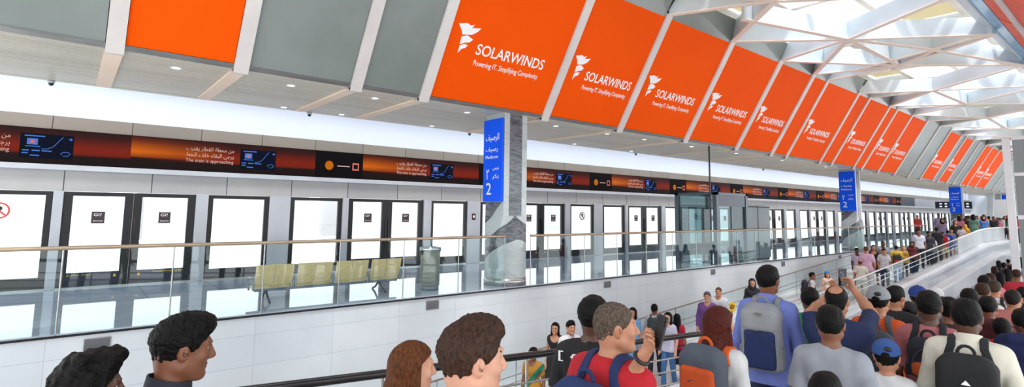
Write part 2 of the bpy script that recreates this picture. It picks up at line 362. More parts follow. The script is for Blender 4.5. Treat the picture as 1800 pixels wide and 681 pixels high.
for k in range(-1, 12):
    c = C0 + PER*k
    who = ORD[max(k, 0)] if k >= 0 else 'nearest'
    # sliding pair
    if c < 70:
        dn += 1
        d = empty('door_%d' % dn, (c, YW, 0), '%s pair of dark framed glass screen doors along the platform, from the left' % who if k >= 0 else 'pair of dark framed screen doors out past the left end', 'door', None, 'structure')
        for s in (-1, 1):
            x0, x1 = (c-1.16, c-0.003) if s < 0 else (c+0.003, c+1.16)
            mb = MB(); mb.box(x0, x0+.15, YW-.035, YW+.035, .03, 1.94); mb.box(x1-.15, x1, YW-.035, YW+.035, .03, 1.94); mb.box(x0+.15, x1-.15, YW-.035, YW+.035, 1.86, 1.94)
            mb.box(x0+.15, x1-.15, YW-.035, YW+.035, .03, .31, 1)
            lf = mb.build('door_leaf', [dark_frame, navy_rail], None)
            lf.parent = d; lf.matrix_parent_inverse = Matrix.Translation((-c, -YW, 0))
            p = MB().box(x0+.15, x1-.15, YW-.006, YW+.006, .31, 1.86).build('pane', door_glass, lf)
            sticker(lf, (x0+x1)/2, 1.42)
            if k < 8:
                if s < 0:
                    place_text('lettering', arabic([['\uFE97', '\uFEE8', '\uFE92', '\uFEF4', '\uFEEA'], ['\uFEE3', '\uFEA8', '\uFEAE', '\uFE9D']]), .40, .05, yellow_ink, (x0+.16, YW-.038, .235), (1, 0, 0), (0, 0, 1), lf, .002)
                else:
                    place_text('lettering', 'Caution! Emergency Exit', .56, .045, yellow_ink, (x1-.72, YW-.038, .24), (1, 0, 0), (0, 0, 1), lf, .002)
                MB().box((x1-.24 if s < 0 else x0+.17), (x1-.20 if s < 0 else x0+.21), YW-.038, YW-.034, .2, .25).build('warning_mark', yellow_ink, lf)
            MB().box((x1-.05 if s < 0 else x0+.03), (x1-.03 if s < 0 else x0+.05), YW-.06, YW-.03, .5, 1.4).build('handle', dark_rail, lf)
    # two fixed panes per period
    for q, (a, b) in enumerate(((1.41, 2.75), (3.25, 4.60))):
        if c+a > 72: continue
        wn += 1
        place = 'right of' if q == 0 else 'second right of'
        w = frame(MB(), c+a, c+b, 0.03, 1.94, .11, .08, .22).build('window_%d' % wn, dark_frame)
        tag(w, ('fixed glass screen panel with dark frame, %s the %s door pair' % (place, who)) if k >= 0 else ('fixed dark framed glass panel at the far left beside the first door pair' if q else 'fixed dark framed glass panel out past the left end'), 'window', None, 'structure')
        MB().box(c+a+.11, c+b-.11, YW-.006, YW+.006, .25, 1.86).build('pane', door_glass, w)
        if k == -1 and q == 1: round_sign(w, -1.0, 1.55, .155, red_ink)
        if k in (2, 3) and q == (0 if k == 2 else 1): round_sign(w, c+(a+b)/2, 1.5, .15, black_ink)
    for q, (a, b, dpt) in enumerate(((1.16, 1.41, .10), (2.75, 3.25, .06), (4.60, 4.76, .10))):
        if c+a > 72: continue
        tn += 1
        o = MB().box(c+a, c+b, YW-dpt, YW+.08, 0.0, 1.95).build('trim_%d' % (10+tn), post_metal, None, 0.008)
        tag(o, 'brushed grey upright between the screen door panels', 'post', 'grey uprights between the screen doors', 'structure')
        if q == 1 and k in (1, 3):
            MB().box(c+a+.17, c+a+.31, YW-dpt-.008, YW-dpt, 1.36, 1.56).box(c+a+.205, c+a+.275, YW-dpt-.012, YW-dpt-.008, 1.43, 1.50, 1).build('call_plate', [sticker_dark, white_ink], o)

# ------------------------------------------------------------------ display strip: one unit per repeat of its content
def screen_material():
    m = mat('screen_glow', (4, 3, 3), 0.5, 0, 0.1); n, l, b = nodes(m)
    tc = n.new('ShaderNodeTexCoord'); sx = n.new('ShaderNodeSeparateXYZ'); l.new(tc.outputs['Object'], sx.inputs[0])
    r = n.new('ShaderNodeMapRange'); r.inputs[1].default_value = 2.47; r.inputs[2].default_value = 3.18; l.new(sx.outputs[2], r.inputs[0])
    up = ramp(m, r.outputs[0], [(0.0, (22, 8, 6)), (0.33, (28, 12, 8)), (0.36, (140, 60, 6)), (0.52, (215, 104, 4)), (0.85, (110, 40, 6)), (1.0, (40, 14, 10))])
    dk = ramp(m, r.outputs[0], [(0.0, (22, 8, 6)), (0.26, (26, 10, 8)), (0.33, (120, 26, 6)), (0.5, (124, 30, 8)), (0.8, (60, 16, 10)), (1.0, (30, 10, 10))])
    mx = n.new('ShaderNodeMix'); mx.data_type = 'RGBA'
    fx = n.new('ShaderNodeMapRange'); fx.inputs[1].default_value = 0.0; fx.inputs[2].default_value = 2.0; l.new(sx.outputs[0], fx.inputs[0])
    l.new(fx.outputs[0], mx.inputs[0]); l.new(up, mx.inputs[6]); l.new(dk, mx.inputs[7])
    l.new(mx.outputs[2], b.inputs['Emission Color']); b.inputs['Emission Strength'].default_value = SCREEN
    return m
SCREEN = 0.4
scr = screen_material()
map_navy = emis('map_navy', (6, 10, 26), 0.6); map_blue = emis('map_blue', (90, 140, 240), 0.3); map_red = emis('map_red', (255, 130, 110), 0.3)
scr_text = emis('screen_text', (255, 215, 205), 0.28); scr_black = emis('screen_black', (14, 10, 12), 0.5); scr_gold = emis('screen_gold', (220, 120, 16), 0.3)
A1 = arabic([['\uFEE3', '\uFEE6'], ['\uFEE3', '\uFEA4', '\uFEC4', '\uFE94'], ['\uFE8D', '\uFEDF', '\uFED8', '\uFEC4', '\uFE8E', '\uFEAD'], ['\uFEF3', '\uFED8', '\uFE98', '\uFEAE', '\uFE8F']])
A2 = arabic([['\uFEF3', '\uFEAE', '\uFE9F', '\uFEF0'], ['\uFE8D', '\uFEDF', '\uFE92', '\uFED8', '\uFE8E', '\uFE80'], ['\uFEA7', '\uFEE0', '\uFED2'], ['\uFE8D', '\uFEDF', '\uFEA8', '\uFEC2']])
PD, YS = 5.24, YW-0.10
for k in range(-1, 11):
    PDk = PD if k >= 0 else 3.90
    x0 = 0.95 + PD*k if k >= 0 else -2.95; x1 = x0 + PDk
    if x1 > 53.4: break
    lab = 'dark display strip screen over the doors, %s from the left' % ORD[max(k, 0)] if k >= 0 else 'dark display strip screen cut off at the left end'
    D = empty('information_display', (x0, YS, 0), lab, 'display', 'overhead display screens along the platform')
    def sub(mb, name, m, par=D): return mb.build(name, m, par)
    sub(MB().box(0, PDk, 0.0, .10, 2.47, 3.178), 'casing', scr_black)
    g = MB().box(.0, min(3.93, PDk), -.004, 0, 2.475, 3.172).build('screen', scr, D)
    if k >= -1:
        tx = 1.02
        for (b_, w_, h_, zz) in ((A1, .98, .12, 2.92), (A2, .98, .12, 2.78), ('The train is approaching', .98, .10, 2.66)):
            place_text('lettering', b_, w_, h_, scr_text, (x0+tx, YS-.006, zz), (1, 0, 0), (0, 0, 1), D, .002)
        mp = MB().box(2.14, 2.95, -.010, -.004, 2.58, 3.06).build('map_panel', map_navy, D)
        mm = MB().box(2.24, 2.40, -.013, -.010, 2.84, 2.96, 0).box(2.22, 2.44, -.013, -.010, 2.80, 2.815, 0)
        for z_, xa, xb in ((2.715, 2.18, 2.28), (2.715, 2.32, 2.44), (2.715, 2.47, 2.62), (2.66, 2.18, 2.27), (2.62, 2.30, 2.44), (3.0, 2.2, 2.5)): mm.box(xa, xb, -.013, -.010, z_, z_+.022, 0)
        mm.tube([(2.46, -.012, 2.76), (2.56, -.012, 2.77), (2.64, -.012, 2.82), (2.74, -.012, 2.97), (2.78, -.012, 3.02)], .006, 6)
        mm.box(2.86, 2.92, -.013, -.010, 2.975, 2.99).prism([(2.89, 2.95), (2.93, 2.983), (2.89, 3.016)], lambda u, v, t: (u, -.013+t, v), 0, .003)
        mm.tube([(2.78, -.012, 2.66), (2.76, -.012, 2.69), (2.80, -.012, 2.72), (2.87, -.012, 2.72), (2.91, -.012, 2.69), (2.88, -.012, 2.65), (2.80, -.012, 2.64)], .006, 6)
        mm.box(2.29, 2.35, -.015, -.013, 2.87, 2.93, 1).build('map_marks', [map_blue, map_red], mp)
    if k < 0: continue
    ad = MB().box(3.94, PD, -.004, 0, 2.475, 3.172).build('card_advert', scr_black, D)
    circ = [(4.30+.11*math.cos(2*math.pi*j/28), 2.80+.12*math.sin(2*math.pi*j/28)) for j in range(28)]
    MB().prism(circ, lambda u, v, t: (u, -.004-t, v), 0, .006).build('gold_disc', scr_gold, ad)
    MB().box(4.52, 4.86, -.007, -.004, 2.785, 2.81, 0).box(4.94, 5.12, -.007, -.004, 2.70, 2.90, 1).box(4.97, 5.09, -.009, -.007, 2.74, 2.86, 2).build('advert_mark', [scr_text, map_red, map_navy], ad)
tag(MB().box(53.36, 57.2, YS, YW, 2.42, 3.22).build('display_end_box', noisy('slate_box', (52, 58, 68), (60, 66, 76), 1.0, 0.4)), 'dark slate end box closing the overhead display strip', 'box')

# ------------------------------------------------------------------ sloping fascia: orange adverts, grey panes, ribs, ceiling strips
ANG = math.radians(59.3); SD = Vector((0, -math.cos(ANG), math.sin(ANG))); SN = Vector((0, -math.sin(ANG), -math.cos(ANG)))
FB = Vector((0, 9.45, 3.91))
def slope(x, s, t=0.0): p = FB + SD*s + SN*t; return (x, p.y, p.z)
def slab(mb, x0, x1, s0, s1, t0, t1, mi=0):
    return mb.hexa([slope(x0, s0, t0), slope(x1, s0, t0), slope(x1, s0, t1), slope(x0, s0, t1), slope(x0, s1, t0), slope(x1, s1, t0), slope(x1, s1, t1), slope(x0, s1, t1)], mi)
RIBS = [-2.6, .24, 1.90, 3.86, 5.30, 8.65, 11.45, 14.64, 17.77, 20.38, 21.68, 24.9, 26.2, 28.85, 29.95, 32.3, 34.95, 37.4, 39.8, 42.5, 43.7, 45.9, 47.6, 49.6, 51.7, 54.4, 57.7, 61.0, 64.5, 68.0, 72.0, 76.0]
ORANGE = {.24: 0, 5.30: 1, 8.65: 1, 11.45: 1, 14.64: 1, 17.77: 1, 20.38: 0, 21.68: 1, 24.9: 0, 26.2: 1, 28.85: 0, 29.95: 1, 32.3: 1, 39.8: 1, 43.7: 1, 49.6: 0, 51.7: 1, 54.4: 1}
structure(slab(MB(), XA, XB, -.0, .085, -.05, .012), 'trim_405', steel, 'brushed steel edge strip along the bottom of the sloping fascia', 'trim')
structure(slab(MB(), XA, XB, -.02, 3.85, -.12, -.05), 'trim_400', dark_gap, 'dark backing wall behind the sloping advert panels', 'wall')
FL1 = [(-.24, .215), (-.06, .265), (.02, .235), (.10, .27), (.06, .19), (.26, .235), (.20, .14), (.10, .06), (-.10, .02), (-.14, .10)]
FL2 = [(-.10, -.02), (.02, .03), (.16, -.03), (.10, -.10), (.0, -.13), (-.09, -.18)]
FL3 = [(-.085, -.21), (.0, -.155), (.085, -.165), (.045, -.235), (-.02, -.26), (-.075, -.36)]
adn = 0; AD_PLACE = iter(['plain orange advert panel alone between grey panes, far left', 'largest orange advert panel with white flame logo, left of the column top', 'orange advert panel with flame logo, first right of the column top',
    'orange advert panel with flame logo, second right of the column', 'orange advert panel with flame logo, third right of the column', 'orange advert panel with flame logo, fourth right of the column',
    'narrow blank orange panel after the fourth logo right of the column', 'orange flame logo advert between the two narrow blank panels', 'second narrow blank orange panel before the second column',
    'orange flame logo advert just left of the second blue sign', 'narrow blank orange panel above the second blue sign', 'orange flame logo advert just right of the second blue sign',
    'last orange flame logo advert before the wide grey gap', 'first orange advert after the wide grey gap', 'second orange advert after the wide grey gap', 'narrow orange panel in the farthest advert group',
    'middle orange advert of the farthest group', 'last orange advert at the far end of the fascia'])
tn = 100
for i, x in enumerate(RIBS):
    tn += 1
    w = .22 if x < 20.5 else .16
    mb = MB(); slab(mb, x, x+w, -.05, 3.30, -.05, .05); mb.box(x, x+w, 9.43, 9.60, 3.86, 3.93)
    structure(mb, 'trim_%d' % tn, rib_metal, 'pale pinkish metal rib between the sloping fascia panels', 'rib', 0, 'pale ribs between the fascia panels')
    mb = MB().box(x, x+w, 9.56, 12.56, 3.885, 3.93)
    structure(mb, 'trim_%d' % (tn+100), warm_lit_strip, 'warm beige metal strip crossing the slat ceiling', 'strip', 0, 'beige strips across the slat ceiling')
    if i+1 >= len(RIBS): break
    a, b = x+w+.01, RIBS[i+1]-.01
    if x not in ORANGE:
        structure(slab(MB(), a, b, .0, 3.85, -.05, 0.0), 'trim_%d' % (tn+200), grey_glass, 'grey glass fascia pane between pale ribs', 'pane', 0, 'grey glass panes of the fascia')
        continue
    structure(slab(MB(), a, b, 3.2, 3.85, -.05, 0.0), 'trim_%d' % (tn+200), grey_glass, 'grey pane above an orange advert panel', 'pane', 0, 'grey panes above the adverts')
    A = tag(slab(MB(), a, b, .09, 3.2, -.05, .004).build('advertising_panel', orange_vinyl), next(AD_PLACE), 'advert', 'orange adverts along the fascia')
    if ORANGE[x]:
        wd = b-a; sc = min(1.0, wd/2.75); ux = a + (.14 if wd > 2.9 else .04*wd) + .26*sc
        fl = MB()
        for P in (FL1, FL2, FL3): fl.prism(P, lambda u, v, t: slope(ux+u*sc*1.08, 1.44+v*1.0, t), .004, .009)
        fl.build('flame_logo', white_ink, A)
        tx = ux + .33*sc; tw = 1.88*sc
        def ttext(n, body, xx, w, h, s, bold=0): place_text(n, body, w, h, white_ink, slope(xx, s, .005), (1, 0, 0), SD, A, .004, bold)
        ttext('lettering', 'SOLARWINDS', tx, tw, .235, 1.13, .012)
        ttext('tagline', 'Powering IT. Simplifying Complexity.', tx+.03, tw*.96, .155, .86)

# ------------------------------------------------------------------ skylight: lattice of deep white beams, glazing above
def beam(a, b, z0=6.72, z1=7.22, w=.13, name='roof_beam', grp='lattice beams of the skylight', lab='deep white lattice beam with warm underside under the skylight'):
    a = Vector((a[0], a[1], 0)); b = Vector((b[0], b[1], 0)); up = Vector((0, 0, 1))
    mb = MB(); zc = (z0+z1)/2
    dz = random.uniform(-.012, .012); mb.bar(a+up*(zc+dz), b+up*(zc+dz), w*.55, z1-z0, mi=0); mb.bar(a+up*(z0-.015+dz), b+up*(z0-.015+dz), w*1.15, .03, mi=1)
    o = mb.build(name, [beam_paint, flange_paint])
    return tag(o, lab, 'beam', grp, 'structure')
YL, YR = 7.78, 2.68
rb = [-2.6, .24, 3.86, 5.3, 8.65, 11.45, 14.64, 17.77, 20.38, 21.68, 24.9, 26.2, 28.85, 29.95, 32.3, 34.95, 37.4, 39.8, 42.5, 45.9, 49.6, 54.4, 57.7, 61.0, 64.5, 68.0, 72.0]
mids = [(-1.5, 5.5), (3.0, 5.5), (7.6, 5.5), (12.6, 5.55), (17.0, 5.5), (21.3, 5.4), (26.6, 5.65), (31.0, 5.4), (36.0, 5.5), (41.2, 5.5), (46.4, 5.45), (52.0, 5.5), (57.8, 5.5), (64.0, 5.5), (70.5, 5.5)]
rts = [(-3, YR), (1.2, YR), (5.6, YR), (10.4, YR), (15.2, YR), (19.5, YR), (24.2, YR), (28.6, YR), (33.6, YR), (38.6, YR), (44.0, YR), (49.5, YR), (55.0, YR), (61.0, YR), (67.0, YR), (73.5, YR)]
for i, m_ in enumerate(mids):
    for x in sorted(rb, key=lambda v: abs(v+.11-m_[0]))[:3]:
        beam((x+.11, YL), m_)
    for r_ in sorted(rts, key=lambda v: abs(v[0]-m_[0]))[:2]: beam(m_, r_)
    if i+1 < len(mids) and i % 2 == 0: beam(m_, mids[i+1])
for a_, b_ in (((20.9, 6.6), (19.3, 2.7)), ((17.0, 5.5), (20.05, 4.16)), ((20.05, 4.16), (21.3, 5.4)), ((20.05, 4.16), (24.2, 2.7)), ((13.2, 6.67), (17.0, 5.5))): beam(a_, b_)
# upper frame and panes
x = -3.8; j = 0
while x < 76:
    beam((x, YR-.3), (x, YL+.5), 7.45, 7.75, .16, 'roof_rafter', 'rafters carrying the skylight glass', 'pale rafter carrying the skylight glass'); x += 2.4
for y_ in (3.3, 4.9, 6.5, 7.9): beam((-3.9, y_), (76, y_), 7.5, 7.72, .14, 'roof_purlin', 'purlins carrying the skylight glass', 'long pale purlin carrying the skylight glass')
structure(MB().box(-4, 76, YR-.3, YL+.6, 7.80, 7.82), 'window_roof', roof_glass, 'clear skylight glazing over the hall', 'skylight')
x = -3.8; j = 0
while x < 74:
    for q, (ya, yb) in enumerate(((3.3, 4.9), (4.9, 6.5), (6.5, 7.9))):
        if (j*2+q*3) % 5 in (0, 3):
            tag(MB().box(x+.1, x+2.3, ya+.08, yb-.08, 7.76, 7.78).build('shade_panel', cream_panel), 'cream shading panel set into the skylight', 'panel', 'cream panels in the skylight', 'structure')
    x += 2.4; j += 1
# opposite side of the hall: mirrored slope, blue band, orange banner, its soffit
AN2 = math.radians(40)
def mir(x, s, t=0.0): return (x, 2.60-s*math.cos(AN2)-t*math.sin(AN2), 6.80-s*math.sin(AN2)+t*math.cos(AN2))
def mslab(mb, x0, x1, s0, s1, t0, t1):
    return mb.hexa([mir(x0, s0, t0), mir(x1, s0, t0), mir(x1, s0, t1), mir(x0, s0, t1), mir(x0, s1, t0), mir(x1, s1, t0), mir(x1, s1, t1), mir(x0, s1, t1)])
structure(mslab(MB(), XA, XB, -.45, 3.4, .06, .16), 'trim_403', beam_paint, 'pale backing of the sloping fascia at the upper right', 'wall')
structure(mslab(MB(), XA, XB, -.5, -.12, -.04, .06), 'trim_401', beam_paint, 'pale steel edge beam of the opposite fascia', 'trim')
for k in range(10):
    x0 = 9.0+4.2*k
    tag(mslab(mslab(MB(), x0+.06, x0+4.14, .95, 3.2, .0, .06), x0+.06, x0+4.14, .38, .78, .0, .06).build('advertising_panel', noisy('glossy_orange', (250, 84, 16), (232, 68, 12), 1.6, 0.4, dist=1.5)), 'glossy orange panel on the opposite fascia, %s from the near end' % ORD[k], 'advert', 'orange panels on the opposite fascia')
structure(mslab(MB(), XA, XB, .80, .93, -.05, .06), 'trim_404', beam_paint, 'pale rib along the opposite orange panels', 'trim')
structure(mslab(MB(), XA, XB, -.08, .34, .0, .06), 'trim_402', noisy('sky_blue_band', (96, 178, 226), (120, 196, 236), 1.2, 0.2), 'light blue band along the opposite fascia', 'trim')
structure(MB().box(XA, XB, -2.5, .1, 4.55, 4.7), 'ceiling_opposite', slat_metal, 'slat ceiling on the near side of the hall', 'ceiling')

# ------------------------------------------------------------------ columns with blue platform signs
def column(cx, which):
    cy, rad, half = 9.82, .48, .34
    N = 192; zs = [0.16, .5, .72] + [.72+.83/50*i for i in range(1, 50)] + [1.55, 1.9, 3.95]
    zs = sorted(set(round(z, 3) for z in zs))
    col = empty('column_%d' % which, (cx, cy, 0), 'marble clad column with blue platform sign, %s' % ['nearest, standing at the left of the hall', 'second along the platform edge', 'third along the platform edge', 'farthest along the platform edge'][which-1], 'column', None, 'structure')
    V = []; Fc = []; mi = []
    def d_of(z): return half if z >= 1.55 else (rad+.01 if z <= .72 else rad+.01-(rad+.01-half)*(z-.72)/(.83))
    info = []
    for z in zs:
        row = []
        for k in range(N):
            a = 2*math.pi*k/N; q = (a+math.pi/4) % (math.pi/2)-math.pi/4
            dd = d_of(z)/math.cos(q); r = min(rad, dd); row.append(dd < rad)
            V.append((r*math.cos(a), r*math.sin(a), z))
        info.append(row)
    for i in range(len(zs)-1):
        for k in range(N):
            k2 = (k+1) % N; Fc.append((i*N+k, i*N+k2, (i+1)*N+k2, (i+1)*N+k))
            cut = info[i+1][k] and info[i+1][k2]
            mi.append(2 if zs[i] >= 1.55-1e-4 else (1 if cut else 0))
    me = bpy.data.meshes.new('shaft'); me.from_pydata(V, [], Fc)
    me.materials.append(column_stone); me.update()
    link('shaft', me, col)
    MB().box(-.18, .18, -half-.012, -half+.05, 1.56, 3.9).build('marble_inset', dark_marble, col)
    MB().lathe([(0, 0), (rad+.012, 0), (rad+.012, .16), (0, .16)], n=64).build('base_ring', steel, col)
    # sign on the face looking back down the platform (-X)
    xs = cx-half-.05
    sg = tag(MB().box(-.025, .025, -half-.01, half+.01, 1.87, 3.78).build('platform_sign', sign_blue, None, .004, (xs, cy, 0)),
             'tall blue platform sign with a white 2, on the %s column' % ['nearest', 'second', 'third', 'farthest'][which-1], 'sign', 'blue platform signs on the columns')
    xf = xs-.027
    def tx(n, body, w, h, yl, z): place_text(n, body, w, h, white_ink, (xf, yl, z), (0, -1, 0), (0, 0, 1), sg, .003)
    yL = cy+half
    tx('lettering', AR_SIGN, .50, .20, yL-.08, 3.24)
    tx('lettering', arabic([['\uFEAD', '\uFEBB', '\uFEF4', '\uFED2']]), .46, .13, yL-.08, 3.00)
    tx('lettering', 'Platform', .46, .075, yL-.08, 2.86)
    tx('lettering', arabic([['\uFEB7', '\uFEA8', '\uFEBA']]), .22, .08, yL-.36, 2.58)
    tx('lettering', arabic([['\uFE91', '\uFEDC', '\uFEAE']]), .24, .12, yL-.34, 2.38)
    tx('lettering', '\u0662', .10, .24, yL-.12, 2.38)
    tx('numeral', '2', .19, .27, yL-.12, 2.03)
    return col
for q, cxx in enumerate((7.9, 29.6, 50.6, 70.6)): column(cxx, q+1)

# ------------------------------------------------------------------ platform balustrades
def balustrade(xs, y, label, zf=lambda x: 0.0, h=1.1, rail=bronze_rail, g=rail_glass, zb=.0, post=True, r=.028, name='glass_balustrade', mid=(), rail_over=0.0):
    o = empty(name, (xs[0], y, zf(xs[0])), label, 'balustrade')
    L = lambda x, z: (x-xs[0], 0, zf(x)+z-zf(xs[0]))
    n = max(2, int((xs[-1]-xs[0])/2)+1)
    pts = [xs[0]+(xs[-1]-xs[0])*i/(n-1) for i in range(n)]
    MB().tube([L(x, h) for x in pts], r, 12).build('handrail', rail, o)
    for a, b in zip(xs[:-1], xs[1:]):
        p0, p1 = L(a+.008, zb), L(b-.008, zb); q0, q1 = L(a+.008, h-.03), L(b-.008, h-.03); t = .008
        MB().hexa([(p0[0], -t, p0[2]), (p1[0], -t, p1[2]), (p1[0], t, p1[2]), (p0[0], t, p0[2]), (q0[0], -t, q0[2]), (q1[0], -t, q1[2]), (q1[0], t, q1[2]), (q0[0], t, q0[2])]).build('pane', g, o)
    if post:
        for x in xs: MB().tube([L(x, zb), L(x, h)], .011, 8).build('post', steel, o)
    for z in mid: MB().tube([L(x, z) for x in pts], r*.45, 8).build('mid_rail', rail, o)
    return o
balustrade([-3.78+1.26*i for i in range(9)]+[7.52], 9.36, 'glass balustrade with bronze handrail along the platform, left of the column')
balustrade([8.27, 8.82]+[10.08+1.26*i for i in range(25)], 9.36, 'glass balustrade with bronze handrail along the platform, right of the column')
# wall side of the ramp
balustrade([3.5+1.85*i for i in range(21)], 8.55, 'ramp railing along the white wall with thin posts', lambda x: -.09-.068*(24.3-x)-1.02 if x < 38 else 0.0, 1.02, noisy('bronze_dark', (150, 138, 124), (134, 124, 112), 2.5, .25, .7), clear_glass, .12, True, .018, 'ramp_railing', (.66, .52))
# glass parapet and fascia on the open side of the ramp
pale_rail = noisy('pale_rail', (196, 198, 200), (210, 212, 214), 2, 0.2, 0.7)
balustrade([13.5+1.95*i for i in range(11)], YP, 'glass parapet with steel handrail along the open side of the ramp', ramp_z, 1.0, pale_rail, rail_glass, .28, False, .03, 'ramp_parapet', (.78, .62))
balustrade([33.05+1.97*i for i in range(7)], YP, 'frosted white parapet along the head of the ramp', ramp_z, 1.0, white_metal, frosted, .28, False, .045, 'ramp_parapet')
def long_band(name, label, y0, y1, za, zb_, m, x0=3.0, x1=44.9):
    mb = MB()
    for xa, xb in ((x0, 15), (15, 38.8), (38.8, x1)):
        A_, B_ = ramp_z(xa), ramp_z(xb)
        mb.hexa([(xa, y0, A_+za), (xb, y0, B_+za), (xb, y1, B_+za), (xa, y1, A_+za), (xa, y0, A_+zb_), (xb, y0, B_+zb_), (xb, y1, B_+zb_), (xa, y1, A_+zb_)])
    return structure(mb, name, m, label, 'trim')
long_band('trim_501', 'white skirt deck under the ramp parapet', 6.30, 6.62, .0, .26, white_metal)
long_band('trim_502', 'brushed steel outer band below the ramp skirt', 6.12, 6.30, -.24, .10, noisy('pale_steel', (150, 157, 166), (176, 182, 190), 1.2, 0.2, 0.5))
long_band('trim_503', 'white outer ledge on the open side of the ramp', 5.78, 6.20, -.36, -.24, white_metal)
long_band('trim_504', 'smooth pale cladding hanging below the open side of the ramp', 5.90, 6.10, -1.02, -.36, noisy('pale_cladding', (206, 211, 216), (190, 197, 204), .6, 0.18))
long_band('trim_505', 'low white kerb at the foot of the wall railing', 8.40, 8.70, .0, .12, white_metal)
long_band('trim_506', 'raised pale strip along the wall side of the ramp', 8.18, 8.28, .0, .10, light_trim)
# landing parapet
o = empty('landing_parapet', (44.95, 2.25, 0), 'glass parapet across the front of the far landing', 'balustrade')
MB().tube([(0, 0, 1.02), (0, 4.15, 1.02)], .035, 10).build('handrail', white_metal, o)
for i in range(3): MB().box(-.01, .01, 1.38*i+.01, 1.38*i+1.37, .06, 1.0).build('pane', rail_glass, o)
# guard rail beside the crowd
def walk_rail():
    x0, x1, y = -2.0, 9.2, 4.0; z = lambda x: .515-.064*x
    o = empty('guard_rail', (x0, y, z(x0)-.98), 'dark metal guard rail with slim posts beside the crowd walkway', 'railing')
    P = lambda x, dz: (x-x0, 0, z(x)-z(x0)+.98+dz)
    MB().tube([P(x, 0) for x in (x0, x0+2, x0+5, x0+8, x1)], .033, 14).build('handrail', dark_rail, o)
    for dz in (-.25, -.40, -.55, -.70, -.85): MB().tube([P(x0, dz), P(x1, dz)], .011, 8).build('mid_rail', steel, o)
    x = -1.0
    while x < x1:
        MB().tube([P(x, -.97), P(x, 0)], .016, 8).build('post', steel, o); x += 1.5
    return o
walk_rail()

# ------------------------------------------------------------------ platform furniture
def bench():
    o = empty('bench', (4.05, 10.25, 0), 'row of four double seats with perforated yellowish metal backs on the platform', 'bench')
    X0 = 2.62-4.05
    MB().bar((X0+.05, .20, .20), (X0+2.85, .20, .20), .07, .06).build('beam', bench_metal, o, .01)
    for i in range(4):
        x = X0+.72*i; w = .66
        for q in (0, 1):
            a = x+q*w/2
            mb = MB(); pts = [(.10, .24), (.05, .30), (-.02, .46), (-.07, .66)]
            for (ya, za), (yb, zb_) in zip(pts[:-1], pts[1:]):
                mb.hexa([(a+.006, ya, za), (a+w/2-.006, ya, za), (a+w/2-.006, ya+.018, za), (a+.006, ya+.018, za), (a+.006, yb, zb_), (a+w/2-.006, yb, zb_), (a+w/2-.006, yb+.018, zb_), (a+.006, yb+.018, zb_)])
            mb.build('backrest', seat_metal, o, .004)
            mb = MB(); pts = [(.10, .245), (.30, .235), (.46, .255), (.49, .235)]
            for (ya, za), (yb, zb_) in zip(pts[:-1], pts[1:]):
                mb.hexa([(a+.006, ya, za-.016), (a+w/2-.006, ya, za-.016), (a+w/2-.006, yb, zb_-.016), (a+.006, yb, zb_-.016), (a+.006, ya, za), (a+w/2-.006, ya, za), (a+w/2-.006, yb, zb_), (a+.006, yb, zb_)])
            mb.build('seat', seat_metal, o, .004)
        for xx in (x-.012, x+w+.012):
            MB().tube([(xx, .02, .22), (xx, .0, .36), (xx, .10, .41), (xx, .36, .40), (xx, .42, .30), (xx, .30, .20)], .018, 8).build('armrest', bench_metal, o)
    for xl in (X0+.25, X0+2.45):
        MB().tube([(xl, .20, .19), (xl, .02, .06), (xl-.02, -.16, .014)], .02, 8).tube([(xl, .20, .19), (xl, .36, .06), (xl+.02, .52, .014)], .02, 8).build('leg', noisy('dark_leg', (58, 64, 78), (70, 76, 90), 2, .3, .5), o)
bench()
def bin_():
    o = empty('litter_bin', (5.98, 9.95, 0), 'tall cylindrical brushed steel litter bin behind the glass balustrade', 'bin')
    MB().lathe([(0, .10), (.205, .10), (.205, .80), (.215, .84), (.20, .84), (.0, .83)], n=48).build('body', noisy('bin_steel', (186, 184, 168), (170, 168, 152), 2.0, .35, .45, stretch=(1, 1, 9)), o)
    MB().lathe([(.0, 0), (.19, 0), (.19, .10), (0, .10)], n=48).build('base', bench_metal, o)
    MB().lathe([(.216, .80), (.224, .80), (.224, .875), (.16, .89), (.13, .86), (.216, .84)], n=48).build('rim', chrome, o)
    MB().box(-.235, -.20, -.05, .05, .74, .80).build('hinge', dark_rail, o)
bin_()
def vent(x0, x1, n):
    o = empty('wall_vent', ((x0+x1)/2, YE, -.19), 'square grey louvred vent in the white wall, %s from the left' % ORD[n], 'vent', 'louvred vents in the white wall')
    w = (x1-x0)/2
    MB().box(-w, w, -.012, .0, -.085, -.075).box(-w, w, -.012, 0, .075, .085).box(-w, -w+.012, -.012, 0, -.075, .075).box(w-.012, w, -.012, 0, -.075, .075).build('frame', steel, o)
    mb = MB().box(-w+.01, w-.01, -.004, .0, -.075, .075)
    for i in range(9): mb.hexa([(-w+.01, -.004, -.07+.0155*i), (w-.01, -.004, -.07+.0155*i), (w-.01, -.011, -.074+.0155*i), (-w+.01, -.011, -.074+.0155*i), (-w+.01, -.004, -.064+.0155*i), (w-.01, -.004, -.064+.0155*i), (w-.01, -.010, -.070+.0155*i), (-w+.01, -.010, -.070+.0155*i)])
    mb.build('louvre', noisy('vent_grey', (116, 118, 122), (100, 102, 106), 3, .4, .3), o)
for n, (a, b) in enumerate(((.3, .59), (5.52, 5.81), (10.73, 11.0), (15.8, 16.08), (20.7, 20.99), (26.2, 26.5), (31.6, 31.9))): vent(a, b, n)
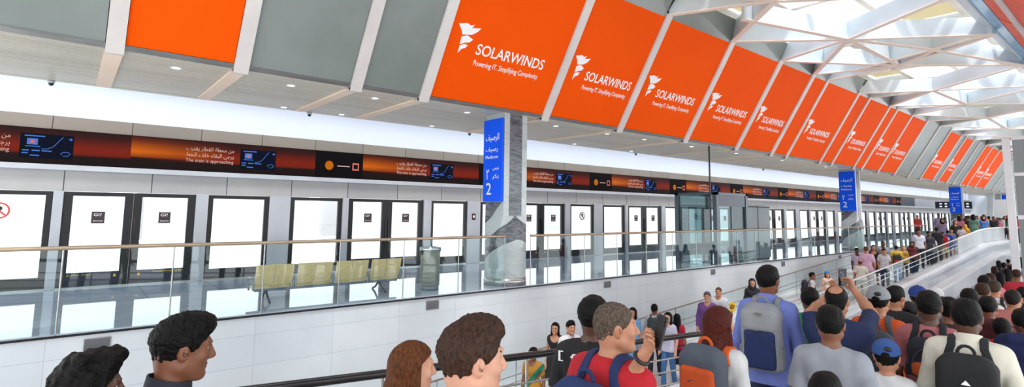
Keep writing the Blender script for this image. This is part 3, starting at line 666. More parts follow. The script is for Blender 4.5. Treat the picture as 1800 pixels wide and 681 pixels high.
for n, (x, y) in enumerate([(1.19, 10.08), (3.0, 10.08), (4.66, 10.08), (6.94, 10.1), (9.8, 10.12), (11.87, 10.12), (13.6, 10.12), (16.2, 10.12), (19.2, 10.12), (23, 10.12), (.38, 12.42), (1.97, 12.42), (3.57, 12.42), (4.9, 12.42), (7.4, 12.42), (10.2, 12.42), (12.9, 12.42), (15.9, 12.42), (27.5, 10.12), (33.5, 10.12), (38, 10.12)]):
    row = 'outer' if y < 11 else 'inner'
    o = empty('ceiling_downlight', (x, y, 3.91), 'small round recessed downlight in the %s row of the slat ceiling' % row, 'lamp', '%s row of ceiling downlights' % row)
    MB().lathe([(.055, .0), (.085, -.008), (.092, .0), (.092, .012), (.055, .012)], n=24).build('trim_ring', cove_white, o)
    MB().lathe([(0, -.003), (.056, -.003)], n=24).build('bulb', lamp_glow, o)
for n, (x, y) in enumerate(((-.4, 12.60), (4.2, 12.60), (8.76, 12.60), (16.4, 12.60), (26.5, 12.60))):
    o = empty('security_camera', (x, y, 3.90), 'small dark ceiling camera at the inner ceiling edge, %s from the left' % ORD[n], 'camera', 'dome cameras on the ceiling edge')
    MB().lathe([(0, 0), (.05, 0), (.055, -.03), (.045, -.05), (0, -.055)], n=20).build('housing', grey_cladding, o)
    MB().lathe([(.042, -.045), (.040, -.07), (.025, -.092), (0, -.10)], n=20).build('dome', mat('smoke_dome', (30, 30, 34), .1), o)

# glass booth with dark header, plus the slim pole and slate partition
def booth():
    slate = noisy('slate_frame', (78, 90, 98), (88, 100, 108), 1.0, .3, .3)
    o = empty('glass_booth', (17.5, 10.2, 0), 'slate framed glass lift booth with dark display header on the platform', 'booth')
    for (x, y) in ((-1.0, -.70), (.95, -.70), (-1.0, .75), (.95, .75)): MB().box(x, x+.14, y-.07, y+.07, 0, 2.36).build('post', slate, o)
    MB().box(-1.0, 1.09, -.77, .82, 2.28, 2.36).build('roof', slate, o)
    h = MB().box(-.86, .95, -.75, -.67, 1.90, 2.28).build('header', mat('navy_header', (14, 22, 52), .15), o)
    for (a, b) in (((-.86, -.71), (.05, -.69)), ((.06, -.71), (.95, -.69))): MB().box(a[0], b[0], a[1], b[1], .03, 1.9).build('pane', teal_glass, o)
    MB().box(-.86, .95, .73, .75, .03, 2.28).build('pane', teal_glass, o)
    MB().box(-.95, -.93, -.68, .68, .03, 2.28).build('pane', teal_glass, o)
    MB().box(.02, .08, -.73, -.67, .0, 1.9).build('mullion', slate, o)
booth()
o = empty('slate_partition', (19.55, 9.85, 0), 'solid dark slate equipment cabinet standing right of the glass booth', 'cabinet')
MB().box(-.92, .92, -.30, .30, .06, 1.98).build('body', noisy('slate_panel', (92, 104, 112), (102, 114, 121), .8, .35), o, .01)
MB().box(-.88, .88, -.26, .26, 0, .06).build('plinth', dark_rail, o)
MB().box(-.02, .0, -.31, -.30, .1, 1.94).box(-.9, .9, -.315, -.30, 1.9, 1.93).build('door_gap', dark_gap, o)
MB().tube([(0.1, -.315, .95), (0.1, -.345, .97), (0.1, -.345, 1.13), (0.1, -.315, 1.15)], .008, 8).build('handle', steel, o)
o = empty('slim_pole', (16.45, 9.62, 0), 'slim dark pole rising from platform to ceiling beside the glass booth', 'pole')
MB().tube([(0, 0, 0.02), (0, 0, 3.91)], .028, 12).build('shaft', dark_rail, o)
MB().lathe([(0, 0), (.07, 0), (.07, .02), (0, .02)], n=20).build('base_plate', dark_rail, o)

# far end of the hall
structure(MB().box(XB, XB+.3, -3, 15, -3.9, 9), 'wall_far', noisy('far_wall', (206, 210, 214), (196, 200, 205), .3, .5), 'pale end wall of the hall', 'wall')
for n, (x, y, a) in enumerate(((66.0, 10.6, 2.1), (69.5, 10.6, 2.1))):
    o = empty('raking_strut', (x, y, 0), 'white slanting strut at the far end of the platform, %s' % ('nearer one' if n == 0 else 'farther one'), 'strut', None, 'structure')
    MB().bar((0, 0, 0), (a, 0, 3.9), .35, .45, (0, 1, 0)).build('shaft', white_metal, o, .02)
    MB().box(-.4, .4, -.3, .3, 0, .06).build('foot_plate', steel, o)
o = empty('hanging_departure_board', (61.5, 12.2, 2.35), 'dark hanging departure board with white marks at the far platform end', 'sign')
MB().box(-.1, .1, -1.3, 1.3, 0, .62).build('case', mat('board_black', (18, 20, 30), .3), o, .01)
mb = MB()
for i in range(6):
    for j in range(2): mb.box(-.106, -.10, -1.1+.38*i, -.92+.38*i, .12+.24*j, .24+.24*j)
mb.build('screen_marks', emis('board_white', (210, 220, 240), .5), o)
for y in (-.9, .9): MB().tube([(0, y, .62), (0, y, 1.56)], .02, 8).build('hanger', steel, o)
o = empty('hanging_white_sign', (62.0, 9.0, 1.55), 'blank white banner hanging above the far crowd', 'sign')
MB().box(-.03, .03, -.55, .55, 0, 1.6).build('panel', mat('blank_white', (240, 242, 244), .5), o)
for y in (-.45, .45): MB().tube([(0, y, 1.6), (0, y, 2.36)], .012, 6).build('hanger', steel, o)
# dark openings and a lit green exit sign under the landing
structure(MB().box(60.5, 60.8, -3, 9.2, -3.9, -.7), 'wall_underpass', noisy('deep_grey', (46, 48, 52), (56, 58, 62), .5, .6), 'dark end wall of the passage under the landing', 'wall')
o = tag(MB().box(52, 52.1, 5.35, 6.15, -1.35, -1.05).build('exit_sign', mat('exit_case', (20, 44, 36), .4)), 'small green exit sign in the dark passage under the landing', 'sign')
fn = lambda u, v, t: (52.0-t, 5.75-u, -1.2+v)
MB().prism([(-.3, -.03), (-.1, -.03), (-.1, -.09), (.05, .0), (-.1, .09), (-.1, .03), (-.3, .03)], fn, 0, .01).box(51.99, 52.0, 5.42, 5.58, -1.29, -1.11).build('arrow', emis('exit_green', (60, 230, 160), .9), o)
o = tag(MB().box(42.0, 42.08, 6.1, 7.3, -2.4, -1.25).build('blue_poster', sign_blue), 'blue poster board on the wall under the ramp end', 'poster')
MB().box(41.985, 42.0, 6.4, 7.0, -1.6, -1.5, 0).box(41.985, 42.0, 6.5, 6.9, -2.1, -1.8, 0).build('poster_marks', white_ink, o)
# white portal on the right edge
structure(MB().box(22.0, 22.1, 2.90, 3.09, crowd_z(22), 4.05), 'trim_601', white_metal, 'tall white square post at the right edge of the hall', 'post', .01)
structure(MB().box(22.05, 22.15, .6, 2.86, crowd_z(22)+.3, 4.0), 'window_lift', glass('smoke_glass', (70, 84, 96), .3), 'smoked glass wall beside the white post', 'window')
structure(MB().box(22.0, 22.2, .6, 2.86, 4.0, 4.1).box(22.0, 22.2, .6, 2.86, 1.6, 1.72).box(22.0, 22.2, .6, 2.86, 2.9, 3.0), 'trim_602', white_metal, 'white crossbars of the glass wall beside the post', 'trim')

# ------------------------------------------------------------------ people: one continuous body surface, clothes fitted over it
class Field:
    """signed distance field on a rectilinear grid, fine where needed"""
    def __init__(s, ax):
        s.ax = [np.asarray(a, np.float32) for a in ax]; s.F = np.full(tuple(len(a) for a in s.ax), 0.5, np.float32)
    def new(s): return Field(s.ax)
    def copy(s): f = Field(s.ax); f.F = s.F.copy(); return f
    def sub(s, lo, hi):
        sl = []
        for a, l, h in zip(s.ax, lo, hi):
            i0 = int(np.searchsorted(a, l)); i1 = int(np.searchsorted(a, h)); sl.append(slice(max(i0-1, 0), min(i1+1, len(a))))
        return tuple(sl)
    def grid(s, sl):
        return (s.ax[0][sl[0]][:, None, None], s.ax[1][sl[1]][None, :, None], s.ax[2][sl[2]][None, None, :])
    def merge(s, sl, d, k, op):
        A = s.F[sl]
        if op == 'add':
            if k > 0:
                h = np.maximum(k-np.abs(A-d), 0)/k; s.F[sl] = np.minimum(A, d)-h*h*k*0.25
            else: s.F[sl] = np.minimum(A, d)
        else:
            d = -d
            if k > 0:
                h = np.maximum(k-np.abs(A-d), 0)/k; s.F[sl] = np.maximum(A, d)+h*h*k*0.25
            else: s.F[sl] = np.maximum(A, d)
    def cone(s, a, b, ra, rb, k=0.03, sy=1.0, op='add', sx=1.0, sz=1.0, m=0.09):
        a = np.asarray(a, float); b = np.asarray(b, float); sc = np.array((sx, sy, sz)); R = max(ra, rb)
        rad = R/sc + m
        sl = s.sub(np.minimum(a, b)-rad, np.maximum(a, b)+rad)
        if any(q.stop-q.start < 1 for q in sl): return s
        x, y, z = s.grid(sl); a2 = a*sc; d = b*sc-a2; L = max(float(d@d), 1e-9)
        px, py, pz = x*sx-a2[0], y*sy-a2[1], z*sz-a2[2]
        h = np.clip((px*d[0]+py*d[1]+pz*d[2])/L, 0, 1)
        D = np.sqrt((px-h*d[0])**2+(py-h*d[1])**2+(pz-h*d[2])**2)-(ra+(rb-ra)*h)
        s.merge(sl, (D/max(sc.max(), 1)).astype(np.float32) if sc.max() > 1 else D.astype(np.float32), k, op); return s
    def ell(s, c, r, k=0.02, op='add', R=None, m=0.08):
        c = np.asarray(c, float); r = np.asarray(r, float); e = r if R is None else np.full(3, r.max())
        sl = s.sub(c-e-m, c+e+m)
        if any(q.stop-q.start < 1 for q in sl): return s
        x, y, z = s.grid(sl); x, y, z = x-c[0], y-c[1], z-c[2]
        if R is not None:
            R = np.asarray(R).T; x, y, z = R[0, 0]*x+R[0, 1]*y+R[0, 2]*z, R[1, 0]*x+R[1, 1]*y+R[1, 2]*z, R[2, 0]*x+R[2, 1]*y+R[2, 2]*z
        k0 = np.sqrt((x/r[0])**2+(y/r[1])**2+(z/r[2])**2); k1 = np.sqrt((x/r[0]**2)**2+(y/r[1]**2)**2+(z/r[2]**2)**2)
        s.merge(sl, (k0*(k0-1)/np.maximum(k1, 1e-6)).astype(np.float32), k, op); return s
    def rbox(s, c, hs, rr, k=0.0, op='add', R=None, m=0.06):
        c = np.asarray(c, float); hs = np.asarray(hs, float); e = hs if R is None else np.full(3, np.linalg.norm(hs))
        sl = s.sub(c-e-m, c+e+m)
        if any(q.stop-q.start < 1 for q in sl): return s
        x, y, z = s.grid(sl); x, y, z = x-c[0], y-c[1], z-c[2]
        if R is not None:
            R = np.asarray(R).T; x, y, z = R[0, 0]*x+R[0, 1]*y+R[0, 2]*z, R[1, 0]*x+R[1, 1]*y+R[1, 2]*z, R[2, 0]*x+R[2, 1]*y+R[2, 2]*z
        qx, qy, qz = np.abs(x)-hs[0]+rr, np.abs(y)-hs[1]+rr, np.abs(z)-hs[2]+rr
        d = np.sqrt(np.maximum(qx, 0)**2+np.maximum(qy, 0)**2+np.maximum(qz, 0)**2)+np.minimum(np.maximum(np.maximum(qx, qy), qz), 0)-rr
        s.merge(sl, d.astype(np.float32), k, op); return s
    def full(s): return s.ax[0][:, None, None], s.ax[1][None, :, None], s.ax[2][None, None, :]
    def cut(s, n, c):
        """keep the side where n.p < c"""
        x, y, z = s.full(); s.F = np.maximum(s.F, n[0]*x+n[1]*y+n[2]*z-c).astype(np.float32); return s
    def ripple(s, amp, freq, seed=0, aniso=(1, 1, 1)):
        x, y, z = s.full(); r = np.random.RandomState(seed); D = 0
        for i in range(4):
            w = r.normal(size=3)*np.array(aniso)*freq; D = D+np.sin(w[0]*x+w[1]*y+w[2]*z+r.uniform(0, 6.28))
        s.F = s.F+(D*amp/2.5).astype(np.float32); return s
    def mesh(s):
        F = s.F; I = F < 0
        if not I.any(): return None
        nx, ny, nz = (n-1 for n in F.shape)
        idx = -np.ones((nx, ny, nz), np.int64)
        c8 = [I[i:nx+i, j:ny+j, k:nz+k] for i in (0, 1) for j in (0, 1) for k in (0, 1)]
        cnt = sum(c.astype(np.int8) for c in c8); act = (cnt > 0) & (cnt < 8)
        ci = np.argwhere(act); n = len(ci); idx[act] = np.arange(n)
        acc = np.zeros((n, 3)); num = np.zeros(n); A = s.ax
        for ax in range(3):
            o = [q for q in range(3) if q != ax]
            for u in (0, 1):
                for v in (0, 1):
                    p = ci.copy(); p[:, o[0]] += u; p[:, o[1]] += v; q = p.copy(); q[:, ax] += 1
                    f0 = F[p[:, 0], p[:, 1], p[:, 2]]; f1 = F[q[:, 0], q[:, 1], q[:, 2]]; ok = (f0 < 0) != (f1 < 0)
                    t = np.where(ok, f0/np.where(ok, f0-f1, 1), 0)
                    P = np.stack([A[i][p[:, i]] for i in range(3)], 1).astype(float)
                    P[:, ax] += t*(A[ax][q[:, ax]]-A[ax][p[:, ax]])
                    acc[ok] += P[ok]; num[ok] += 1
        V = acc/np.maximum(num, 1)[:, None]; Q = []
        for ax in range(3):
            o = [q for q in range(3) if q != ax]
            sl0 = [slice(None)]*3; sl1 = [slice(None)]*3; sl0[ax] = slice(0, -1); sl1[ax] = slice(1, None)
            for w in o: sl0[w] = slice(1, -1); sl1[w] = slice(1, -1)
            a = I[tuple(sl0)]; b = I[tuple(sl1)]; e = np.argwhere(a != b)
            if not len(e): continue
            ina = a[e[:, 0], e[:, 1], e[:, 2]]
            for w in o: e[:, w] += 1
            def at(du, dv):
                g = e.copy(); g[:, o[0]] += du; g[:, o[1]] += dv; return idx[g[:, 0], g[:, 1], g[:, 2]]
            q = np.stack([at(-1, -1), at(0, -1), at(0, 0), at(-1, 0)], 1)
            flip = ina if ax != 1 else ~ina
            q[~flip] = q[~flip][:, ::-1]; Q.append(q)
        return V, np.concatenate(Q)
def mk_mesh(name, VF, scale, m, smooth=True):
    V, Q = VF; me = bpy.data.meshes.new(name)
    me.vertices.add(len(V)); me.vertices.foreach_set('co', (V*scale).astype(np.float32).ravel())
    me.loops.add(len(Q)*4); me.loops.foreach_set('vertex_index', Q.astype(np.int32).ravel())
    me.polygons.add(len(Q)); me.polygons.foreach_set('loop_start', np.arange(0, len(Q)*4, 4, dtype=np.int32))
    me.polygons.foreach_set('use_smooth', np.ones(len(Q), bool))
    me.update(calc_edges=True)
    for q in (m if isinstance(m, (list, tuple)) else [m]): me.materials.append(q)
    return me
def axis(lo, hi, coarse, fine):
    """grid line positions: fine spacing inside the given (lo, hi, step) intervals"""
    out = [lo]; p = lo
    while p < hi:
        st = coarse
        for a, b, f in fine:
            if a-1e-6 <= p < b: st = min(st, f)
            elif p < a < p+st: st = min(st, max(a-p, f))
        p += st; out.append(p)
    return out
def rotz(a): c, s_ = math.cos(a), math.sin(a); return np.array(((c, -s_, 0), (s_, c, 0), (0, 0, 1)))
def rotx(a): c, s_ = math.cos(a), math.sin(a); return np.array(((1, 0, 0), (0, c, -s_), (0, s_, c)))
def roty(a): c, s_ = math.cos(a), math.sin(a); return np.array(((c, 0, s_), (0, 1, 0), (-s_, 0, c)))

SKIN = {'tan': (188, 130, 100), 'brown': (126, 77, 53), 'dark': (88, 54, 40), 'fair': (206, 150, 124), 'olive': (176, 120, 90)}
def skin_mat(k): return noisy('skin_'+k, SKIN[k], tuple(int(v*.93) for v in SKIN[k]), 18, 0.48, bump=0.05)
def lip_mat(k): return mat('lips_'+k, tuple(int(v*f) for v, f in zip(SKIN[k], (.90, .76, .76))), 0.4)
def hair_mat(rgb):
    f_ = .42 if max(rgb) < 60 else .66
    m = noisy('hair_%d_%d_%d' % rgb, tuple(int(v*f_) for v in rgb), tuple(int(v*f_*1.6) for v in rgb), 110, 0.5, bump=0.9, stretch=(1, 1, .35))
    m.node_tree.nodes['Principled BSDF'].inputs['Specular IOR Level'].default_value = 0.14; return m
def cloth_mat(rgb):
    rgb = tuple(int(v*.90) for v in rgb)
    return noisy('cloth_%d_%d_%d' % rgb, rgb, tuple(int(v*.92) for v in rgb), 9, 0.85, bump=0.12, detail=6)
EYE = mat('eye_white', (226, 220, 214), 0.2); IRIS = mat('eye_iris', (36, 24, 20), 0.15); BROW = None
PERSON_N = [0]
def person(feet, face, label, h=1.72, skin='brown', hair='short', hair_rgb=(22, 18, 17), top=('tee', (120, 120, 120)), legs=('trousers', (40, 44, 60)), arms=None, head=(0, 0, 0),
           lod=1.0, bulk=1.0, cap=None, bag=None, stride=0.0, lips=False, fingers=False, group=None, extras=(), child=False, roi=(), detail_noise=0.0022, beard=None, lean=0.0, collar=None, prints=()):
    """feet: world point, face: heading in degrees; arms: {'R': (elbow, wrist, palm dir), ...} in the figure's own metres; lod = grid step factor (1 -> 7 mm head)"""
    PERSON_N[0] += 1; seed = PERSON_N[0]
    arms = arms or {}
    hf, cf = 0.0062*lod, 0.0135*lod
    fz = [(1.42, 1.80, hf)]; fx = [(-.13, .13, hf*1.15)]; fy = [(-.16, .16, hf*1.15)]
    for (c, r, st) in roi:
        fx.append((c[0]-r, c[0]+r, st)); fy.append((c[1]-r, c[1]+r, st)); fz.append((c[2]-r, c[2]+r, st))
    E = {}
    for sd in 'LR':
        sg = -1 if sd == 'L' else 1
        e, w = (np.array((sg*(.226*bulk+.005), -.045, 1.135)), np.array((sg*.236*bulk, .05, .89)))
        g = None
        if sd in arms: e, w = np.array(arms[sd][0], float), np.array(arms[sd][1], float); g = arms[sd][2] if len(arms[sd]) > 2 else None
        if g is None: g = (w-e)/np.linalg.norm(w-e)
        E[sd] = (np.array((sg*.166*bulk, -.02, 1.412)), e, w, np.array(g, float)/np.linalg.norm(g))
    lo = np.array((-.34, -.30, -.01)); hi = np.array((.34, .30, 1.86))
    for sd in 'LR':
        for p in E[sd][1:3]: lo = np.minimum(lo, p-.2); hi = np.maximum(hi, p+.2)
    if hair in ('bob', 'long', 'verylong') or bag: lo[1] = min(lo[1], -.42)
    if top[0] in ('dress', 'sari'): lo[0] = min(lo[0], -.40); hi[0] = max(hi[0], .40); lo[1] -= .1; hi[1] += .1
    ax = (axis(lo[0], hi[0], cf, fx), axis(lo[1], hi[1], cf, fy), axis(lo[2]-.02, hi[2], cf, fz))
    sc = h/1.762
    hs = 1.13 if child else 1.0
    # head frame
    Hc = np.array((0, .012, 1.635)); R = rotz(math.radians(head[0])) @ rotx(math.radians(head[1])) @ roty(math.radians(head[2]))
    pivot = np.array((0, -.01, 1.54))
    def hp(p): return pivot + R @ ((Hc-pivot) + np.array(p)*hs)
    B = Field(ax)
    # torso
    b = bulk
    def torso(f, g, low=.93):
        f.cone((-.068*b, -.005, 1.33), (.068*b, -.005, 1.33), .115*b+g, .115*b+g, .06, 1.12)
        f.cone((-.138*b, -.02, 1.405), (.138*b, -.02, 1.405), .060+g, .060+g, .07)
        f.cone((-.055*b, .0, 1.10), (.055*b, .0, 1.10), .104*b+g, .108*b+g, .10, 1.10)
        f.cone((-.075*b, -.012, low), (.075*b, -.012, low), .112*b+g, .112*b+g, .09, 1.06)
        f.cone((0, -.025, 1.45), (.13*b, -.025, 1.425), .046+g, .04+g, .05); f.cone((0, -.025, 1.45), (-.13*b, -.025, 1.425), .046+g, .04+g, .05)
    torso(B, 0)
    nk = pivot + R @ np.array((0, .0, .03))
    B.cone((0, -.02, 1.43), nk, .060, .054, .04)
    # head
    B.ell(hp((0, -.014, .028)), np.array((.075, .095, .087))*hs, .02, R=R)
    B.ell(hp((0, -.050, -.030)), np.array((.056, .042, .060))*hs, .03, R=R)
    B.ell(hp((0, .030, -.035)), np.array((.060, .062, .080))*hs, .03, R=R)
    for s_ in (-1, 1):
        B.cone(hp((s_*.050, -.002, -.058)), hp((s_*.014, .066, -.098)), .024*hs, .017*hs, .03)
        B.ell(hp((s_*.038, .062, -.022)), np.array((.024, .020, .022))*hs, .02, R=R)
        B.ell(hp((s_*.079, -.010, -.006)), np.array((.011, .020, .032))*hs, .008, R=R @ roty(s_*.15) @ rotz(-s_*.35))
    B.cone(hp((0, .078, -.100)), hp((0, .070, -.098)), .016*hs, .016*hs, .02)
    B.cone(hp((-.032, .078, .030)), hp((.032, .078, .030)), .013*hs, .013*hs, .015)
    B.cone(hp((0, .088, .016)), hp((0, .109, -.026)), .008*hs, .0125*hs, .014)
    B.ell(hp((-.012, .098, -.031)), np.array((.009, .011, .008))*hs, .008); B.ell(hp((.012, .098, -.031)), np.array((.009, .011, .008))*hs, .008)
    if lod < 1.6:
        for s_ in (-1, 1):
            B.ell(hp((s_*.031, .094, .009)), np.array((.017, .013, .008))*hs, .010, 'sub', R=R); B.cone(hp((s_*.016, .083, .019)), hp((s_*.045, .072, .017)), .0055, .0045, .006); B.cone(hp((s_*.018, .081, .001)), hp((s_*.043, .072, .002)), .004, .0035, .006)
            B.ell(hp((s_*.083, -.004, -.004)), np.array((.006, .010, .017))*hs, .004, 'sub', R=R)
        B.ell(hp((0, .087, -.057)), np.array((.023, .010, .0065))*hs, .005, R=R); B.ell(hp((0, .086, -.070)), np.array((.019, .010, .0075))*hs, .005, R=R)
    # arms and hands
    for sd in 'LR':
        S_, e, w, g = E[sd]; sg = -1 if sd == 'L' else 1
        B.cone(S_, e, .049*b, .038*b, .04); B.cone(e, e+(w-e)*.35, .038*b, .039*b, .02); B.cone(e+(w-e)*.35, w, .039*b, .025, .02)
        side = np.cross(g, np.array((0, 0, 1.0)) if abs(g[2]) < .8 else np.array((0, 1.0, 0))*1.0); side /= np.linalg.norm(side)
        if sd in arms and len(arms[sd]) > 3: side = np.array(arms[sd][3], float); side -= g*(side@g); side /= np.linalg.norm(side)
        nrm = np.cross(side, g)
        pc = w+g*.05
        if fingers:
            B.cone(w, w+g*.03, .025, .026, .015)
            for q in (-1, 0, 1): B.cone(w+g*.02+side*.012*q, w+g*.085+side*.026*q, .017, .0145, .012)
            curl = arms[sd][4] if sd in arms and len(arms[sd]) > 4 else .5
            for q, (o_, L) in enumerate(((-.033, .066), (-.011, .077), (.011, .072), (.032, .056))):
                p = w+g*.088+side*o_; d = g.copy(); ang = curl*.6
                rad = .0092
                for seg, fr in enumerate((.46, .30, .24)):
                    d = g*math.cos(ang)+nrm*math.sin(ang); p2 = p+d*L*fr; B.cone(p, p2, rad, rad*.92, .004); p = p2; rad *= .92; ang += curl*.85
            ths = arms[sd][5] if sd in arms and len(arms[sd]) > 5 else -1
            t0 = w+g*.028+side*ths*.026; t1 = w+g*.062+side*ths*.052+nrm*.014; t2 = t1+(g*.026+side*ths*.006+nrm*.016); B.cone(t0, t1, .014, .0115, .010); B.cone(t1, t2, .0110, .0095, .004)
        else:
            B.cone(w, w+g*.05, .024, .030, .02, m=.06); B.cone(w+g*.05, w+g*.085, .028, .026, .015, m=.06)
            B.cone(w+g*.085-side*.008, w+g*.15+nrm*.02-side*.006, .022, .013, .012, m=.06); B.cone(w+g*.085+side*.010, w+g*.14+nrm*.022+side*.008, .018, .011, .012, m=.06)
            B.cone(w+g*.03+side*.02*-1, w+g*.08-side*.045+nrm*.01, .014, .011, .012, m=.06)
    # legs and feet
    LG = {}
    for s_ in (-1, 1):
        st = stride*s_
        hip = np.array((s_*.092*b, -.005, .90)); kn = np.array((s_*.098*b, .02+st*.55+abs(st)*.1, .49)); an = np.array((s_*.10*b, -.02+st, .085+max(0, -st)*.18)); LG[s_] = (hip, kn, an)
        B.cone(hip, kn, .088*b, .056*b, .05); B.cone(kn, kn+(an-kn)*.35, .054*b, .052*b, .03); B.cone(kn+(an-kn)*.35, an, .052*b, .036, .03)
        B.cone(an+(0, -.02, -.045), an+(s_*.015, .15, -.058), .036, .026, .03)
    skm = [skin_mat(skin), lip_mat(skin)]
    VF = B.mesh(); me = mk_mesh('person', VF, sc, skm)
    if lips:
        C = VF[0][VF[1]].mean(1); L = (C-(pivot+R @ (Hc-pivot))) @ R / hs
        mi = ((np.abs(L[:, 2]+.063) < .0115) & (np.abs(L[:, 0]) < .023) & (L[:, 1] > .086)).astype(np.int32)
        me.polygons.foreach_set('material_index', mi)
    P = bpy.data.objects.new('person', me); COL.objects.link(P); P.location = feet; P.rotation_euler = (0, 0, math.radians(face-90))
    tag(P, label, 'person', group)
    def child_obj(name, f, m, lab=None):
        vf = f.mesh()
        if vf is None: return None
        o = bpy.data.objects.new(name, mk_mesh(name, vf, sc, m)); COL.objects.link(o); o.parent = P
        if lab: o['label'] = lab
        return o
    # ---- clothes
    kind, rgb = top[0], top[1]
    T = Field(ax); gap = .012 if kind != 'hoodie' else .022
    hem = {'tee': .86, 'shirt': .84, 'hoodie': .84, 'dress': .55, 'sari': .12, 'tank': .88, 'jacket': .82}.get(kind, .86)
    torso(T, gap); T.cone((-.08*b, -.012, hem-.02), (.08*b, -.012, hem-.02), .118*b+gap, .118*b+gap, .09, 1.05)
    if kind in ('dress', 'sari'):
        T.cone((-.05, 0, .95), (-.06, .01, hem-.05), .135, .20 if kind == 'dress' else .17, .08, 1.1); T.cone((.05, 0, .95), (.06, .01, hem-.05), .135, .20 if kind == 'dress' else .17, .08, 1.1)
    sl = top[2] if len(top) > 2 else {'tee': .78, 'shirt': 1.8, 'hoodie': 1.94, 'dress': .3, 'sari': .6, 'tank': 0, 'jacket': 1.92}[kind]
    for sd in 'LR':
        S_, e, w, g = E[sd]
        if sl <= 0: continue
        sub = T.new(); gg = .013 if kind in ('tee', 'sari', 'dress') else .011
        if sl <= 1:
            en = S_+(e-S_)*sl; sub.cone(S_, en+(e-S_)*.1, .052*b+gg*.8, .047*b+gg, .02); u = (e-S_)/np.linalg.norm(e-S_); sub.cut(u, float(u @ en))
        else:
            sub.cone(S_, e, .051*b+gg*.8, .042*b+gg, .02); en = e+(w-e)*(sl-1); sub.cone(e, en+(w-e)*.06, .042*b+gg, .032+gg*.8, .02)
            u = (w-e)/np.linalg.norm(w-e); q = T.new(); q.F = np.full_like(q.F, -1); q.cut(u, float(u @ en))
            near = T.new(); near.cone(en, en+u*.12, .09, .09, 0); sub.F = np.maximum(sub.F, -np.maximum(near.F, -q.F))
        h_ = np.maximum(.018-np.abs(T.F-sub.F), 0)/.018; T.F = np.minimum(T.F, sub.F)-h_*h_*.018*.25
    T.ripple(.0035 if lod < 2 else .004, 26, seed, (1, 1, .6)); T.ripple(.0016, 70, seed+5, (1, 1, .7))
    T.cut((0, 0, -1), -hem)
    neckline = T.new()
    if kind in ('tank', 'dress'): neckline.cone((0, .05, 1.44), (0, -.01, 1.60), .10, .085, 0)
    elif kind == 'vee': neckline.cone((0, .07, 1.42), (0, -.01, 1.60), .06, .08, 0)
    else: neckline.cone((0, .018, 1.452), (0, -.006, 1.62), .069, .072, 0)
    T.F = np.maximum(T.F, -neckline.F)
    if kind == 'hoodie':
        T.cone((-.09, -.085, 1.47), (.09, -.085, 1.47), .05, .05, .04); T.cone((-.09, -.07, 1.47), (-.06, .05, 1.46), .04, .03, .04); T.cone((.09, -.07, 1.47), (.06, .05, 1.46), .04, .03, .04)
    if collar is not None or kind == 'shirt':
        cl = T.new(); cl.cone((0, -.022, 1.44), (0, -.014, 1.535), .088, .076, 0); inn = T.new(); inn.cone((0, -.02, 1.40), (0, -.008, 1.62), .076, .064, 0)
        cl.F = np.maximum(cl.F, -inn.F); cl.cut((0, .25, 1), 1.525)
        child_obj('collar', cl, cloth_mat(collar or rgb))
    if kind == 'sari':
        D = T.copy(); x, y, z = D.full(); D.F = np.maximum(np.abs(T.F-.004)-.008, np.abs(.75*x+.62*(z-1.16))-.045).astype(np.float32); child_obj('sash', D, cloth_mat((24, 120, 92)), 'green border sash')
    tn_ = {'tee': 't_shirt', 'shirt': 'shirt', 'hoodie': 'hooded_top', 'dress': 'dress', 'sari': 'sari', 'tank': 'tank_top', 'jacket': 'jacket'}[kind]
    tobj = child_obj(tn_, T, cloth_mat(rgb))
    if legs[0] != 'none':
        G = Field(ax); lk, lrgb = legs
        if lk == 'skirt':
            G.cone((-.06, -.01, .95), (-.07, 0, .50), .125, .15, .05, 1.1); G.cone((.06, -.01, .95), (.07, 0, .50), .125, .15, .05, 1.1); G.cut((0, 0, -1), -.48)
        else:
            G.cone((-.075*b, -.012, .93), (.075*b, -.012, .93), .120*b, .120*b, .05, 1.06)
            for s_ in (-1, 1):
                hip, kn, an = LG[s_]; G.cone(hip, kn, .100*b, .072*b, .03); G.cone(kn, an, .071*b, .058, .02)
            G.cut((0, 0, -1), -(.07 if lk != 'shorts' else .47))
        G.ripple(.003, 24, seed+9, (1, 1, .7)); G.cut((0, 0, 1), .985)
        child_obj({'skirt': 'skirt', 'shorts': 'shorts'}.get(lk, 'trousers'), G, cloth_mat(lrgb))
    SH = Field(ax)
    for s_ in (-1, 1):
        an = LG[s_][2]; one = Field(ax); one.cone(an+(0, -.025, -.045), an+(s_*.017, .165, -.052), .044, .036, .02); one.cone(an+(0, -.01, -.02), an+(0, 0, .01), .046, .045, .02)
        one.cut((0, 0, -1), -.0 if an[2] < .12 else 1); child_obj('shoe', one, noisy('shoe_dark', (44, 42, 44), (58, 56, 58), 5, .5) if seed % 3 else noisy('shoe_pale', (206, 204, 200), (188, 186, 182), 5, .5))
    # ---- hair
    hd = Field(ax)
    def crown(f, g, k=.02): f.ell(hp((0, -.014, .028)), np.array((.075, .095, .087))*hs+g, k, R=R)
    def plane(f, a, b_, sgn=1):
        """keep head-local z > a + b*y"""
        n = R @ np.array((0, b_, -1.0)); n0 = pivot+R @ (Hc-pivot); f.cut(n*sgn, float(n @ n0-a*hs)*sgn); return f
    hm = hair_mat(hair_rgb)
